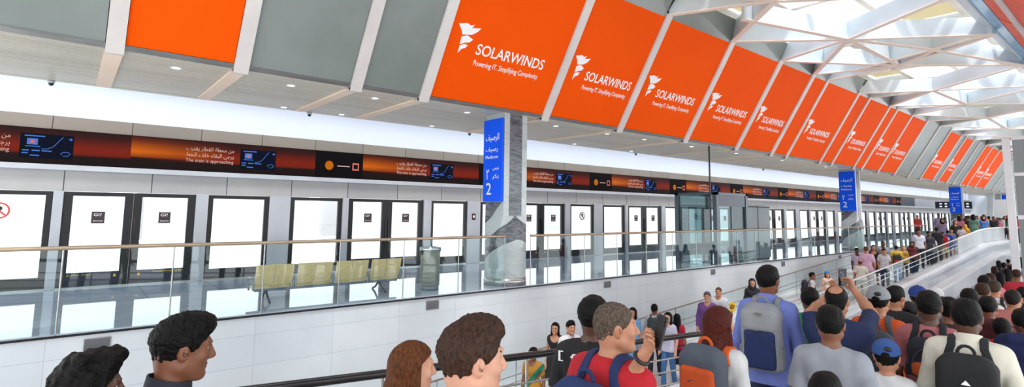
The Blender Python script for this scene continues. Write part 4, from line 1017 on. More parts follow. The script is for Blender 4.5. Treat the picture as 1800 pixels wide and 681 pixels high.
    if hair != 'none':
        f = hd
        g = {'buzz': .006, 'short': .013, 'full': .018, 'wavy': .018, 'quiff': .014, 'balding': .007, 'bob': .018, 'long': .016, 'verylong': .016, 'bun': .014, 'scarf': .022}[hair]
        crown(f, g)
        if hair in ('short', 'quiff', 'full', 'wavy'): f.ell(hp((0, -.054, -.028)), np.array((.058, .045, .060))*hs+g*.4, .03, R=R)
        if hair == 'buzz': f.ell(hp((0, -.055, -.030)), np.array((.060, .052, .062))*hs, .03, R=R)
        if hair in ('full', 'wavy', 'quiff', 'short'): f.ell(hp((0, .02, .085)), np.array((.062, .070, .042))*hs, .03, R=R)
        if hair == 'quiff':
            f.ell(hp((.003, .060, .098)), np.array((.052, .038, .032))*hs, .02, R=R); f.ell(hp((0, .02, .110)), np.array((.056, .060, .032))*hs, .02, R=R)
        if hair == 'wavy':
            for q in range(9): a = q*.7; f.ell(hp((.045*math.sin(a*2.1), -.06+.018*q, .105+.012*math.sin(a*3))), np.array((.038, .032, .026))*hs, .015, R=R)
        if hair not in ('bob', 'long', 'verylong', 'scarf', 'bun'):
            x, y, z = f.full(); n0 = pivot+R @ (Hc-pivot); lz = ((x-n0[0])*R[0, 2]+(y-n0[1])*R[1, 2]+(z-n0[2])*R[2, 2])/hs; ly = ((x-n0[0])*R[0, 1]+(y-n0[1])*R[1, 1]+(z-n0[2])*R[2, 1])/hs
            t_ = np.clip((lz+.10)/.15, 0, 1); f.F = (f.F + (g+.003)*hs*(1-t_*t_*(3-2*t_))).astype(np.float32)
        if hair in ('bob', 'long', 'verylong', 'bun', 'scarf'): plane(f, .030, .62)
        else:
            thr = np.where(ly < 0, -.010+.60*ly, -.010+np.where(np.abs(ly-.0) < .03, .55*ly, .0165+1.15*(ly-.03))); f.F = np.maximum(f.F, (thr-lz)*.75*hs).astype(np.float32)
        if hair in ('bob', 'long', 'verylong', 'bun', 'scarf'):
            pass
        if hair in ('bob', 'long', 'verylong'):
            L = {'bob': -.15, 'long': -.26, 'verylong': -.42}[hair]
            f.cone(hp((0, -.052, .0)), hp((0, -.075, -.14)), .088*hs, .080*hs, .03, 1.25)
            f.cone(hp((0, -.075, -.14)), (0, min(-.125, hp((0, -.1, 0))[1]-.02), 1.635+L), .080, .060, .03, 1.5)
            for s_ in (-1, 1): f.cone(hp((s_*.066, -.008, .02)), hp((s_*.078, -.005, -.15)), .026, .030, .02)
        if hair == 'bun': f.ell(hp((0, -.115, .06)), (.045, .04, .045), .01); f.ell(hp((0, -.058, -.01)), (.07, .05, .075), .02)
        if hair == 'scarf': f.cone(hp((0, -.04, .0)), hp((0, -.03, -.16)), .095, .12, .04); fc = f.new(); fc.ell(hp((0, .085, -.03)), (.054, .075, .088), 0, R=R); f.F = np.maximum(f.F, -fc.F)
        if hair == 'balding':
            t = f.new(); t.ell(hp((0, -.050, .112)), np.array((.056, .072, .066))*hs, 0, R=R); f.F = np.maximum(f.F, -t.F); f.ell(hp((0, -.06, -.025)), np.array((.064, .048, .056)), .02, R=R)
        if hair not in ('bob', 'long', 'verylong', 'scarf'):
            for s_ in (-1, 1):
                q = f.new(); q.ell(hp((s_*.081, -.006, -.014)), np.array((.022, .026, .034))*hs, 0, R=R); f.F = np.maximum(f.F, -q.F)
        amp = detail_noise if hair in ('wavy', 'quiff', 'full', 'short') else detail_noise*.4
        if hair in ('bob', 'long', 'verylong'): f.ripple(.0020 if lod < 1 else .001, 300, seed+33, (1.2, 1.2, .07))
        elif lod < .8: f.ripple(.0028, 210, seed+31, (1.3, .6, 1.0)); f.ripple(.0015, 420, seed+37, (1.2, .5, .9))
        if lod < 2.5: f.ripple(amp*(1.7 if hair == 'wavy' else 1), 150 if hair != 'wavy' else 110, seed+3, (1, 1, .8) if hair == 'wavy' else (1.2, .6, 1.0))
        child_obj('hair' if hair != 'scarf' else 'headscarf', f, hm if hair != 'scarf' else cloth_mat(hair_rgb))
    # ---- cap: dome, brim, button, rear strap gap
    if cap:
        crgb = cap[0]; back = len(cap) > 1 and cap[1]
        f = Field(ax); crown(f, .024); f.ell(hp((0, -.01, .06)), np.array((.078, .098, .072))*hs+.012, .02, R=R); plane(f, .042, .10)
        if not back:
            g = f.new(); g.ell(hp((0, -.115, .035)), np.array((.032, .04, .026)), 0, R=R); f.F = np.maximum(f.F, -g.F)
        f.cone(hp((0, -.01, .145)), hp((0, -.01, .150)), .009, .009, .004); c = child_obj('cap', f, cloth_mat(crgb))
        f = Field(ax); yb = -1 if back else 1
        f.ell(hp((0, yb*.135-.01, .040)), np.array((.074, .075, .009)), 0, R=R @ rotx(-.18*yb)); child_obj('cap_brim', f, cloth_mat(tuple(int(v*.9) for v in crgb)))
        if len(cap) > 2:
            f = Field(ax); f.ell(hp((.02, -.118, .085)), np.array((.030, .022, .020)), 0, R=R); child_obj('cap_badge', f, mat('black_ink', (26, 26, 28)))
    if lod < 1.6:
        for s_ in (-1, 1):
            c = hp((s_*.031, .0705, .009)); mb = MB()
            def ball(mb, c, r, mi, n=12):
                mb.lathe([(r*math.sin(math.pi*j/8)+1e-5, r*math.cos(math.pi*j/8)) for j in range(9)], tuple(c), n, mi)
            ball(mb, c*sc, .0120*hs*sc, 0); ball(mb, hp((s_*.031, .0765, .009))*sc, .0078*hs*sc, 1); mb.build('eye', [EYE, IRIS], P)
            f = Field(ax); f.cone(hp((s_*.014, .093, .027)), hp((s_*.046, .076, .030)), .0052, .004, 0); child_obj('eyebrow', f, hm if hair not in ('none', 'scarf') else mat('black_ink', (26, 26, 28)))
    elif lod < 3.5:
        for s_ in (-1, 1):
            mb = MB(); c = hp((s_*.031, .088, .012))*sc; mb.lathe([(.013*math.sin(math.pi*j/6)+1e-5, .009*math.cos(math.pi*j/6)) for j in range(7)], tuple(c), 8); mb.build('eye', IRIS, P)
    # ---- backpack (a thing of its own) with straps following the shoulders
    if bag:
        bagp = dict(bag); w_, d_, hh = bagp.get('size', (.30, .15, .46)); zc = bagp.get('z', 1.20); main = bagp['main']; pk = bagp.get('pocket', main); stp = bagp.get('strap', main)
        bx = (axis(-w_/2-.10, w_/2+.10, .011*lod, []), axis(-.16-d_-.16, .22, .011*lod, []), axis(zc-hh/2-.06, 1.62, .011*lod, []))
        Bk = Field(bx); yb = -.135*max(1, b*.98)-d_/2-.012
        Bk.rbox((0, yb, zc), (w_/2, d_/2, hh/2), .055); Bk.cone((-w_*.2, yb+.01, zc+hh*.42), (w_*.2, yb+.01, zc+hh*.42), d_*.46, d_*.46, .03)
        Bk.ripple(.003, 26, seed+2)
        root = bpy.data.objects.new('backpack', mk_mesh('backpack', Bk.mesh(), sc, cloth_mat(main))); COL.objects.link(root)
        root.location = feet; root.rotation_euler = P.rotation_euler; tag(root, bagp['label'], 'backpack')
        def bpart(name, f, m):
            vf = f.mesh()
            if vf is None: return
            o = bpy.data.objects.new(name, mk_mesh(name, vf, sc, m)); COL.objects.link(o); o.parent = root; return o
        f = Field(bx); ph = bagp.get('ph', .40)
        f.rbox((0, yb-d_*.42, zc-hh*.5+hh*ph/2+.02), (w_*.40, d_*.22, hh*ph/2), .03); f.ripple(.0025, 30, seed+4); bpart('front_pocket', f, cloth_mat(pk))
        if 'yoke' in bagp:
            f = Field(bx); f.rbox((0, yb-.006, zc+hh*.31), (w_*.47, d_*.5+.004, hh*.19), .045); bpart('top_panel', f, cloth_mat(bagp['yoke']))
        for s_ in (-1, 1):
            f = Field(bx); f.rbox((s_*w_*.47, yb, zc-hh*.28), (.022, d_*.36, hh*.18), .018); bpart('side_pocket', f, cloth_mat(bagp.get('side', main)))
        f = Field(bx)
        arc = [(.045*math.cos(t), yb+d_*.22, zc+hh*.5+.035+.05*math.sin(t)) for t in np.linspace(-.2, math.pi+.2, 9)]
        for p, q in zip(arc[:-1], arc[1:]): f.cone(p, q, .011, .011, .004)
        bpart('handle', f, cloth_mat(stp))
        zz = zc+hh*.5-hh*.62
        mb = MB(); arc = [(w_*.36*math.cos(t), yb-d_*.54-.012, zz+.13*math.sin(t)) for t in np.linspace(.1, math.pi-.1, 14)]
        if lod < 1.3: mb.tube([tuple(np.array(p)*sc) for p in arc], .0045, 6); mb.build('zip', mat('zip_dark', (40, 42, 48), .4), root)
        # straps
        Tb = Field(bx); torso(Tb, gap)
        for sd in 'LR':
            S_, e, w, g_ = E[sd]; Tb.cone(S_, e, .052*b+.014, .045*b+.016, .03)
        x, y, z = Tb.full()
        for s_ in (-1, 1):
            st = Tb.new(); xs_ = s_*(.085+.30*np.clip(1.46-z, 0, .12)); 
            band = np.abs(x-xs_)-.024
            F = np.maximum(np.abs(Tb.F-.004)-.0105, band); F = np.maximum(F, np.where(y > -.02, 1.16-z, zc+hh*.30-z)); st.F = F.astype(np.float32)
            bpart('shoulder_strap', st, cloth_mat(stp))
        if 'mark' in bagp:
            body, wt, ht, zt = bagp['mark']
            place_local(body, wt*sc, ht*sc, bagp.get('mark_rgb', (240, 240, 240)), (-wt/2*sc, (yb-d_*.5-(.045 if zt < zc else .02))*sc, zt*sc), root)
    for (body, wt, ht, zt, rgb_, xo) in prints:
        place_local(body, wt*sc, ht*sc, rgb_, ((xo-wt/2)*sc, -(.118/1.12*b+.005+.020)*sc, zt*sc), P)
    P['_sc'] = sc
    del P['_sc']
    return P, sc, hp
def place_local(body, w, h, rgb, pos, parent):
    pos = tuple(pos)
    me = text_mesh(body, w, h, .004); m = mat('print_%d_%d_%d' % rgb, rgb, .6)
    if not me.materials: me.materials.append(m)
    o = bpy.data.objects.new('lettering', me); COL.objects.link(o); o.parent = parent
    R = Matrix(((1, 0, 0), (0, 0, 1), (0, -1, 0))).transposed().to_4x4()
    # lettering faces backwards (-y), reads left to right seen from behind
    R = Matrix(((1, 0, 0, 0), (0, 0, -1, 0), (0, 1, 0, 0), (0, 0, 0, 1))); R.translation = Vector(pos); o.matrix_basis = R
    return o
def on_depth(px, ytop, d, h=None):
    """world point under a head top seen at (px, ytop) at depth d; returns feet on the walkway and the height that fits"""
    t = at_depth(px, ytop, d); z = crowd_z(t.x); return Vector((t.x, t.y, z)), t.z-z
def on_ramp(px, ytop, h):
    """follow the sight line through a head top until it is h above the ramp or landing"""
    r = ray(px, ytop); t = 6.0
    while t < 60:
        p = Vector((0, 0, CAMZ))+r*t
        if p.z-ramp_z(p.x) <= h and p.y > 6.7: break
        t += .02
    return Vector((p.x, p.y, ramp_z(p.x))), t
def to_local(feet, face, sc, wp):
    d = Vector(wp)-Vector(feet); a = -math.radians(face-90); c, s_ = math.cos(a), math.sin(a)
    return np.array((c*d.x-s_*d.y, s_*d.x+c*d.y, d.z))/sc

# ------------------------------------------------------------------ the waiting crowd
def arm_px(feet, face, h, e_px, e_d, w_px, w_d, g_px=None, g_d=None, *rest):
    sc = h/1.762; L = lambda p, d: to_local(feet, face, sc, at_depth(p[0], p[1], d))
    e, w = L(e_px, e_d), L(w_px, w_d)
    return (e, w, (L(g_px, g_d)-w) if g_px else None) + tuple(rest)
def crowd(px, ytop, d, face, label, **k):
    feet, h = on_depth(px, ytop, d)
    if k.get('child'): h = max(h, 1.2)
    return person(feet, face, label, h=h, **k)

# foreground heads, left to right
crowd(150, 622, 1.80, 4, 'person with thick wavy black hair at the lower left corner, seen in profile', skin='dark', hair='wavy', top=('tee', (40, 42, 52)), lod=.72, lips=True, fingers=True, head=(0, -4, 0), bulk=.95)
crowd(314, 553, 2.05, 0, 'young person in dark navy polo with swept up black hair, looking down', skin='brown', hair='quiff', hair_rgb=(20, 17, 17), top=('tee', (36, 38, 52)), collar=(40, 42, 56), lod=.72, lips=True, fingers=True, head=(0, -8, 0))
crowd(722, 600, 2.40, -8, 'person with long straight copper brown hair, back turned', skin='fair', hair='verylong', hair_rgb=(104, 58, 30), top=('tee', (58, 58, 64)), lod=.75, lips=True, fingers=True, bulk=.85, head=(-6, -4, 0))
crowd(825, 561, 1.78, -12, 'person with short dark brown hair beside the copper haired one', skin='fair', hair='quiff', hair_rgb=(66, 44, 34), top=('tee', (70, 72, 78)), lod=.72, lips=True, fingers=True, head=(-3, -2, 0))
# red T-shirt, holding up a phone
feet, h = on_depth(1077, 529, 2.70)
FACE5 = 2
AR5 = arm_px(feet, FACE5, h, (1090, 700), 2.62, (1130, 627), 2.48, (1159, 588), 2.42, None, .75, -1)
sc5 = h/1.762
up_ = to_local(feet, FACE5, sc5, feet+AR)-0.0
AR5 = AR5[:3] + (to_local(feet, FACE5, sc5, Vector(feet)-AF*1.0), .75, -1)
person(feet, FACE5, 'grey haired person in red T-shirt holding up a phone', h=h, skin='tan', hair='buzz', hair_rgb=(98, 84, 72), top=('tee', (196, 18, 36)), legs=('trousers', (44, 50, 74)), lod=.72, lips=True, fingers=True,
       head=(-38, 0, 0), bulk=1.08, arms={'R': AR5}, roi=((AR5[1]+AR5[2]/np.linalg.norm(AR5[2])*.07, .15, .0055),),
       bag=dict(main=(26, 50, 104), pocket=(30, 58, 118), strap=(28, 46, 96), side=(18, 26, 52), label='blue backpack worn over the red T-shirt', size=(.32, .17, .42), z=1.17))
wl = at_depth(1130, 627, 2.48)
band = MB(); d_ = (at_depth(1159, 588, 2.42)-wl).normalized()
pts = []
o1 = d_.orthogonal().normalized(); o2 = d_.cross(o1)
for j in range(25): a = 2*math.pi*j/24; pts.append(tuple(wl-d_*.012+(o1*math.cos(a)+o2*math.sin(a))*.034))
tag(band.tube(pts, .009, 8, cap=False).build('wristband', mat('wristband_black', (24, 24, 28), .5)), 'black wristband on the raised wrist of the red T-shirt person', 'wristband')
def phone(c, xd, yd, label, w=.075, hgt=.155, back=(20, 20, 24), mark=False):
    xd = Vector(xd).normalized(); yd = Vector(yd); yd = (yd-xd*yd.dot(xd)).normalized(); zd = xd.cross(yd)
    o = MB().box(-w/2, w/2, -hgt/2, hgt/2, -.004, .004).build('mobile_phone', mat('phone_case_%d' % back[0], back, .3), None, .003); tag(o, label, 'phone')
    Mx = Matrix((xd, yd, zd)).transposed().to_4x4(); Mx.translation = c; o.matrix_world = Mx; o.rotation_mode = 'XYZ'
    MB().box(-w/2+.004, w/2-.004, -hgt/2+.006, hgt/2-.006, .004, .0046).build('screen', mat('phone_screen', (14, 16, 24), .08), o)
    MB().lathe([(0, 0), (.008, 0), (.008, -.003), (0, -.003)], (-w*.28, hgt*.38, -.004), 14).lathe([(0, 0), (.008, 0), (.008, -.003), (0, -.003)], (-w*.28, hgt*.26, -.004), 14).build('lens', mat('lens_black', (8, 8, 10), .05), o)
    return o
phone(at_depth(1160, 584, 2.42), AF*.95-AR*.25, AU+AR*.30, 'black phone held up by the person in red T-shirt', .074, .15)
crowd(1042, 522, 3.25, 18, 'person in black T-shirt with white letters on the back', skin='dark', hair='full', top=('tee', (22, 22, 25)), lod=.85, head=(4, 0, 0), prints=[("f ' c", .17, .055, 1.385, (236, 236, 236), .0), ('[', .03, .06, 1.385, (236, 236, 236), -.15)], bulk=1.05, fingers=True)
crowd(1262, 539, 3.60, 4, 'person with reddish brown hair in white T-shirt with an orange backpack', skin='tan', hair='bob', hair_rgb=(84, 30, 20), top=('tee', (232, 230, 230)), lod=.85, bulk=.86, head=(-14, 0, 0), fingers=True,
      bag=dict(main=(84, 90, 104), pocket=(222, 86, 26), strap=(226, 96, 30), side=(46, 50, 60), label='grey and orange backpack on the reddish haired person', size=(.30, .18, .48), z=1.25, ph=.78, mark=('do', .05, .03, 1.12)))
crowd(1348, 467, 4.8, 12, 'tall person in periwinkle blue shirt with grey and navy backpack', skin='brown', hair='short', top=('shirt', (122, 136, 214), 1.62), legs=('trousers', (38, 50, 84)), lod=.95, head=(-8, 0, 0), fingers=True,
      bag=dict(main=(150, 152, 158), pocket=(26, 44, 96), strap=(140, 142, 148), side=(134, 136, 142), yoke=(158, 160, 164), label='grey backpack with navy pocket on the tall person in blue', size=(.29, .17, .47), z=1.21, ph=.62, mark=('dp', .06, .028, 1.40), mark_rgb=(90, 92, 70)))
crowd(1423, 506, 5.35, 14, 'person in plain green T-shirt beside the raised phone', skin='dark', hair='short', top=('tee', (24, 128, 66)), lod=1.05)
# navy T-shirt with both arms up taking a picture
feet, h = on_depth(1469, 501, 4.35); FA = 12
RA = arm_px(feet, FA, h, (1532, 552), 4.42, (1504, 514), 4.60, (1489, 487), 4.68, to_local(feet, FA, h/1.762, Vector(feet)-AF), .7, -1)
LA = arm_px(feet, FA, h, (1424, 552), 4.50, (1456, 520), 4.68, (1474, 494), 4.74, to_local(feet, FA, h/1.762, Vector(feet)-AF), .7, 1)
person(feet, FA, 'balding person in navy T-shirt photographing with both arms raised', h=h, skin='olive', hair='balding', top=('tee', (26, 40, 84), .9), lod=.95, fingers=True, arms={'R': RA, 'L': LA}, bulk=1.08,
       roi=((RA[1]+RA[2]/np.linalg.norm(RA[2])*.07, .13, .0065), (LA[1]+LA[2]/np.linalg.norm(LA[2])*.07, .13, .0065)))
p_ = phone(at_depth(1481, 488, 4.74), AR, AU+AR*.12, 'dark phone case held high in front of the balding person', .072, .155, (34, 32, 48))
place = MB()
for j in range(9): place.lathe([(0, 0), (.006 if j % 2 else .008, 0), (.006, .0008), (0, .0008)], (-.006+.012*math.sin(j*1.3), -.045+.011*j, .0046), 10)
place.build('case_print', mat('case_pattern', (120, 116, 140), .5), p_)
crowd(1458, 538, 3.55, 14, 'person in heather grey T-shirt with dark hair, centre of the crowd', skin='brown', hair='short', top=('tee', (160, 164, 174)), lod=.85, fingers=True)
crowd(1450, 661, 2.75, 12, 'top of a black haired head in front of the grey T-shirt', skin='dark', hair='short', top=('tee', (44, 46, 52)), lod=.85, child=True)
crowd(1543, 507, 5.0, 4, 'person in bright orange T-shirt with grey cap', skin='tan', hair='short', top=('tee', (232, 92, 26), .85), cap=((158, 160, 164), False, True), lod=1.0, fingers=True, bulk=1.0,
      bag=dict(main=(78, 82, 92), strap=(92, 94, 102), pocket=(72, 76, 86), label='charcoal backpack slung on the orange T-shirt person', size=(.31, .16, .44), z=1.15))
crowd(1571, 503, 5.7, 6, 'person in plain black T-shirt with head turned, beside the orange T-shirt', skin='olive', hair='short', top=('tee', (26, 26, 30)), lod=1.0, head=(-24, 0, 0), fingers=True)
crowd(1557, 603, 3.85, 12, 'child in white T-shirt wearing a blue cap', skin='tan', hair='short', top=('tee', (228, 228, 230)), cap=((52, 88, 156), False, False), lod=.95, child=True, bulk=.95, legs=('shorts', (60, 70, 100)), fingers=True)
crowd(1631, 512, 4.35, 8, 'person in dusty pink T-shirt with black bag straps', skin='dark', hair='short', top=('tee', (194, 108, 112), .9), lod=.95, fingers=True, legs=('trousers', (28, 28, 34)),
      bag=dict(main=(26, 28, 42), strap=(26, 28, 36), pocket=(202, 84, 30), label='small dark sling backpack on the dusty pink T-shirt', size=(.27, .13, .27), z=1.26))
crowd(1697, 526, 3.75, 6, 'person in cream long sleeved shirt with black backpack', skin='dark', hair='short', top=('shirt', (236, 228, 212), 1.9), lod=.85, fingers=True, bulk=1.06,
      bag=dict(main=(28, 28, 32), strap=(34, 34, 38), pocket=(30, 30, 34), label='black backpack with white emblem on the cream shirt', size=(.32, .17, .45), z=1.17, mark=('\u25B2', .05, .03, 1.26)))
crowd(1797, 543, 4.9, 2, 'person in deep navy hooded top at the lower right edge', skin='dark', hair='short', top=('hoodie', (22, 34, 84)), lod=.95, fingers=True)
crowd(1779, 508, 6.35, 0, 'broad person in salmon pink shirt near the right edge', skin='olive', hair='buzz', hair_rgb=(56, 44, 40), top=('tee', (208, 124, 118), .95), lod=1.2, bulk=1.12)
crowd(1735, 521, 5.7, 0, 'person in maroon hooded top before the white T-shirt', skin='brown', hair='short', top=('hoodie', (92, 34, 44)), lod=1.2)
crowd(1747, 492, 7.9, 0, 'person in white T-shirt with a black backpack, deep in the crowd', skin='olive', hair='buzz', hair_rgb=(70, 54, 44), top=('tee', (226, 228, 232)), lod=1.4,
      bag=dict(main=(26, 26, 30), label='black backpack on the white T-shirt deep in the crowd', size=(.30, .15, .45), z=1.18))
crowd(1726, 498, 7.4, 4, 'person with brown hair in pale collared shirt', skin='tan', hair='short', hair_rgb=(62, 38, 28), top=('shirt', (226, 222, 216), 1.0), lod=1.4)
crowd(1668, 522, 5.2, 4, 'person with black hair in a bun and black top', skin='brown', hair='bun', top=('tee', (34, 32, 34)), lod=1.1, bulk=.86)
crowd(1613, 505, 6.2, 8, 'person with royal blue cap behind the dusty pink T-shirt', skin='brown', hair='short', top=('tee', (70, 74, 92)), cap=((30, 58, 140), True), lod=1.3)
crowd(1644, 508, 7.0, 6, 'person with white cap behind the dusty pink T-shirt', skin='tan', hair='short', top=('tee', (214, 214, 218)), cap=((232, 232, 234), False), lod=1.3)
crowd(1597, 533, 5.8, 6, 'person with black cap and orange hooded top, low in the crowd', skin='brown', hair='short', top=('hoodie', (226, 84, 32)), cap=((26, 26, 30), False), lod=1.3, bulk=.9)
crowd(1703, 508, 6.4, 2, 'person with black flat topped hair behind the cream shirt', skin='dark', hair='full', top=('tee', (40, 42, 50)), lod=1.2)
crowd(1797, 505, 8.4, 0, 'person in black shirt close to the white post', skin='brown', hair='short', top=('tee', (30, 32, 40)), lod=1.4)
crowd(1681, 535, 6.2, 10, 'person in brown shirt half hidden behind the cream shirt', skin='brown', hair='short', top=('tee', (92, 62, 44), 1.6), lod=1.4)
crowd(1760, 560, 5.4, 0, 'person in red T-shirt half hidden beside the navy hooded top', skin='dark', hair='buzz', top=('tee', (196, 34, 44)), lod=1.3, child=True)

# ------------------------------------------------------------------ people coming down the ramp
def walker(px, ytop, h, face, label, ymin=6.95, ymax=8.05, **k):
    feet, t = on_ramp(px, ytop, h)
    if not ymin <= feet.y <= ymax:
        y = min(max(feet.y, ymin), ymax); r = ray(px, ytop); q = y/r.y; x = r.x*q; feet = Vector((x, y, ramp_z(x))); h = min(max(CAMZ+r.z*q-ramp_z(x), 1.35), 1.9)
    k.setdefault('lod', max(1.5, min(t*.16, 4.5)))
    return person(feet, face, label, h=h, **k)
walker(937, 611, 1.58, 205, 'person in mustard sari with green border at the foot of the ramp', skin='brown', hair='bun', top=('sari', (188, 128, 34)), legs=('none', (0, 0, 0)), bulk=.92)
walker(976, 567, 1.56, 212, 'person with long black hair in sleeveless black dress', skin='tan', hair='verylong', top=('dress', (26, 26, 30), 0), legs=('none', (0, 0, 0)), bulk=.82)
walker(1003, 564, 1.80, 250, 'person with short black hair in white shirt beside the black dress', skin='tan', hair='quiff', top=('shirt', (226, 226, 230)))
walker(1112, 541, 1.60, 190, 'person in sky blue dress on the lower ramp', skin='tan', hair='long', top=('dress', (126, 178, 226), .8), legs=('none', (0, 0, 0)), bulk=.84)
walker(1150, 535, 1.60, 30, 'person in white shirt with a dark grey backpack climbing the ramp', skin='brown', hair='short', top=('tee', (226, 228, 232), 1.4), lod=1.7, stride=.14,
       bag=dict(main=(70, 76, 82), label='dark grey backpack on the person climbing the ramp', size=(.30, .14, .48), z=1.2))
walker(1174, 549, 1.66, 188, 'person with long dark hair in lilac blouse and jeans', skin='fair', hair='long', hair_rgb=(30, 22, 22), top=('tee', (214, 208, 232), .6), legs=('trousers', (70, 120, 176)), bulk=.84, lod=1.7, stride=.12)
walker(1190, 552, 1.46, 25, 'person in crimson top and dark skirt with long black hair', skin='olive', hair='long', top=('tee', (190, 24, 60)), legs=('skirt', (40, 32, 38)), bulk=.86, lod=1.7, stride=.12)
walker(1243, 513, 1.72, 205, 'older person in purple jacket walking down the ramp', skin='fair', hair='short', hair_rgb=(120, 100, 104), top=('jacket', (128, 84, 160)), legs=('trousers', (34, 34, 42)), lod=2)
feet, t_ = on_ramp(1263, 505, 1.66)
w_ = (at_depth(1287, 556, t_-.1)); e_ = at_depth(1280, 566, t_-.05)
sc9 = 1.66/1.762
person(feet, 195, 'close cropped person in white T-shirt beside the purple jacket', h=1.66, skin='tan', hair='buzz', hair_rgb=(92, 62, 48), top=('tee', (226, 228, 236)), lod=2,
       arms={'L': (to_local(feet, 195, sc9, e_), to_local(feet, 195, sc9, w_), to_local(feet, 195, sc9, w_+AU*.3)-to_local(feet, 195, sc9, w_))})
fc = w_+AU*.23
fan = MB(); fn = lambda u, v, t: tuple(fc+AR*u+AU*v-AF*t)
fan.prism([(.085*math.cos(2*math.pi*j/24), .125*math.sin(2*math.pi*j/24)) for j in range(24)], fn, -.006, .006, 0)
fan.bar(fn(0, -.12, 0), fn(0, -.24, 0), .02, .012, tuple(AF), 0)
fo = fan.build('hand_fan', [mat('fan_yellow', (240, 190, 20), .5)]); tag(fo, 'yellow paddle fan with dark pattern held up beside the purple jacket couple', 'fan')
mk = MB()
for (u, v) in ((-.04, .03), (-.012, .045), (.02, .04), (.045, .02), (-.03, -.005), (.0, -.01), (.03, -.02), (-.005, -.045), (-.045, -.03)):
    mk.prism([(u+.017*math.cos(2*math.pi*j/10), v+.019*math.sin(2*math.pi*j/10)) for j in range(10)], fn, .006, .008)
mk.build('fan_pattern', mat('fan_brown', (70, 46, 16), .6), fo)
walker(1322, 490, 1.62, 215, 'person with black headscarf behind the tall blue shirt', skin='tan', hair='scarf', hair_rgb=(24, 22, 26), top=('jacket', (30, 30, 36)), bulk=.9, lod=2.2)
walker(1427, 479, 1.52, -62, 'youngster in white with a dark rucksack on the ramp', skin='brown', hair='short', top=('tee', (206, 196, 200)), legs=('trousers', (190, 200, 214)), lod=2.2,
       bag=dict(main=(26, 30, 52), label='dark navy rucksack on the youngster in white', size=(.34, .2, .44), z=1.2))
walker(1454, 477, 1.60, 225, 'person with bright blue cap and long brown hair', skin='fair', hair='long', hair_rgb=(66, 44, 34), top=('tee', (236, 206, 186)), cap=((58, 130, 214), True), lod=2.3, bulk=.85)
walker(1512, 461, 1.75, 22, 'bald person in cream shirt seen from behind on the ramp', skin='tan', hair='balding', hair_rgb=(90, 60, 44), top=('tee', (242, 232, 216)), legs=('trousers', (232, 222, 206)), lod=2.4, bulk=1.12)
walker(1506, 436, 1.54, 205, 'person in pale lilac top facing forward', skin='dark', hair='full', top=('tee', (214, 196, 222)), bulk=.9)
walker(1522, 433, 1.76, 24, 'shaven person in pink and white T-shirt from behind', skin='tan', hair='buzz', hair_rgb=(110, 70, 50), top=('tee', (236, 190, 216)), legs=('trousers', (232, 214, 222)))
walker(1535, 431, 1.55, 200, 'person in black sleeveless dress high on the ramp', skin='tan', hair='long', hair_rgb=(44, 26, 22), top=('dress', (24, 22, 26), 0), legs=('none', (0, 0, 0)), bulk=.85)
walker(1552, 424, 1.62, 205, 'person in grey jacket behind the white T-shirt and dark jeans', skin='dark', hair='buzz', top=('jacket', (150, 150, 156)))
walker(1553, 437, 1.70, 208, 'person in white T-shirt and dark jeans facing forward on the ramp', skin='tan', hair='short', top=('tee', (236, 238, 244)), legs=('trousers', (34, 48, 90)), lod=2.6)
walker(1575, 432, 1.70, 20, 'person in yellow top with dark backpack on the ramp', skin='olive', hair='short', top=('tee', (226, 186, 60)), legs=('trousers', (90, 150, 220)),
       bag=dict(main=(60, 54, 56), pocket=(196, 60, 50), label='dark backpack with red patch on the yellow top', size=(.32, .16, .42), z=1.1), lod=3)
walker(1588, 438, 1.62, 200, 'person with long blonde hair in mustard cardigan', skin='fair', hair='verylong', hair_rgb=(186, 146, 78), top=('jacket', (196, 156, 70)), bulk=.86)
walker(1602, 425, 1.66, 195, 'person in dark headscarf and dark red jacket', skin='brown', hair='scarf', hair_rgb=(40, 24, 26), top=('jacket', (110, 34, 40)), bulk=.9)
walker(1606, 436, 1.60, 205, 'person in black top with yellow collar', skin='brown', hair='short', top=('tee', (28, 26, 26)), collar=(220, 170, 60))
walker(1614, 403, 1.74, 205, 'person in white T-shirt and black trousers, high on the ramp', skin='brown', hair='short', top=('tee', (226, 228, 244)), legs=('trousers', (30, 32, 44)))
walker(1632, 407, 1.74, 200, 'person with big black hair in charcoal top', skin='dark', hair='full', top=('tee', (44, 46, 58)))
walker(1638, 428, 1.60, 185, 'person in white T-shirt looking down near the parapet', skin='brown', hair='short', top=('tee', (226, 228, 232)), head=(0, -24, 0))
walker(1646, 400, 1.76, 20, 'person in plain black T-shirt from behind, high on the ramp', skin='dark', hair='short', top=('tee', (24, 24, 30)))
walker(1657, 409, 1.62, 190, 'person in bright red hooded top over yellow shorts', skin='brown', hair='short', top=('hoodie', (206, 26, 34)), legs=('shorts', (226, 190, 60)))
walker(1666, 419, 1.62, 15, 'person in royal blue T-shirt with white print near the ramp head', skin='brown', hair='short', top=('tee', (36, 82, 190)), legs=('shorts', (36, 70, 160)), prints=[('\u2660', .2, .24, 1.12, (240, 240, 240), 0)])
walker(1672, 403, 1.66, 200, 'person in light blue dress near the ramp head', skin='tan', hair='long', hair_rgb=(30, 24, 24), top=('dress', (110, 168, 222), .8), legs=('none', (0, 0, 0)), bulk=.88)
walker(1689, 399, 1.70, 22, 'person in pale lavender white T-shirt seen from behind at the ramp head', skin='brown', hair='short', top=('tee', (228, 226, 238)))
walker(1697, 401, 1.56, 15, 'person in amber jacket and yellow headscarf at the ramp head', skin='brown', hair='scarf', hair_rgb=(214, 160, 60), top=('jacket', (226, 160, 40)))
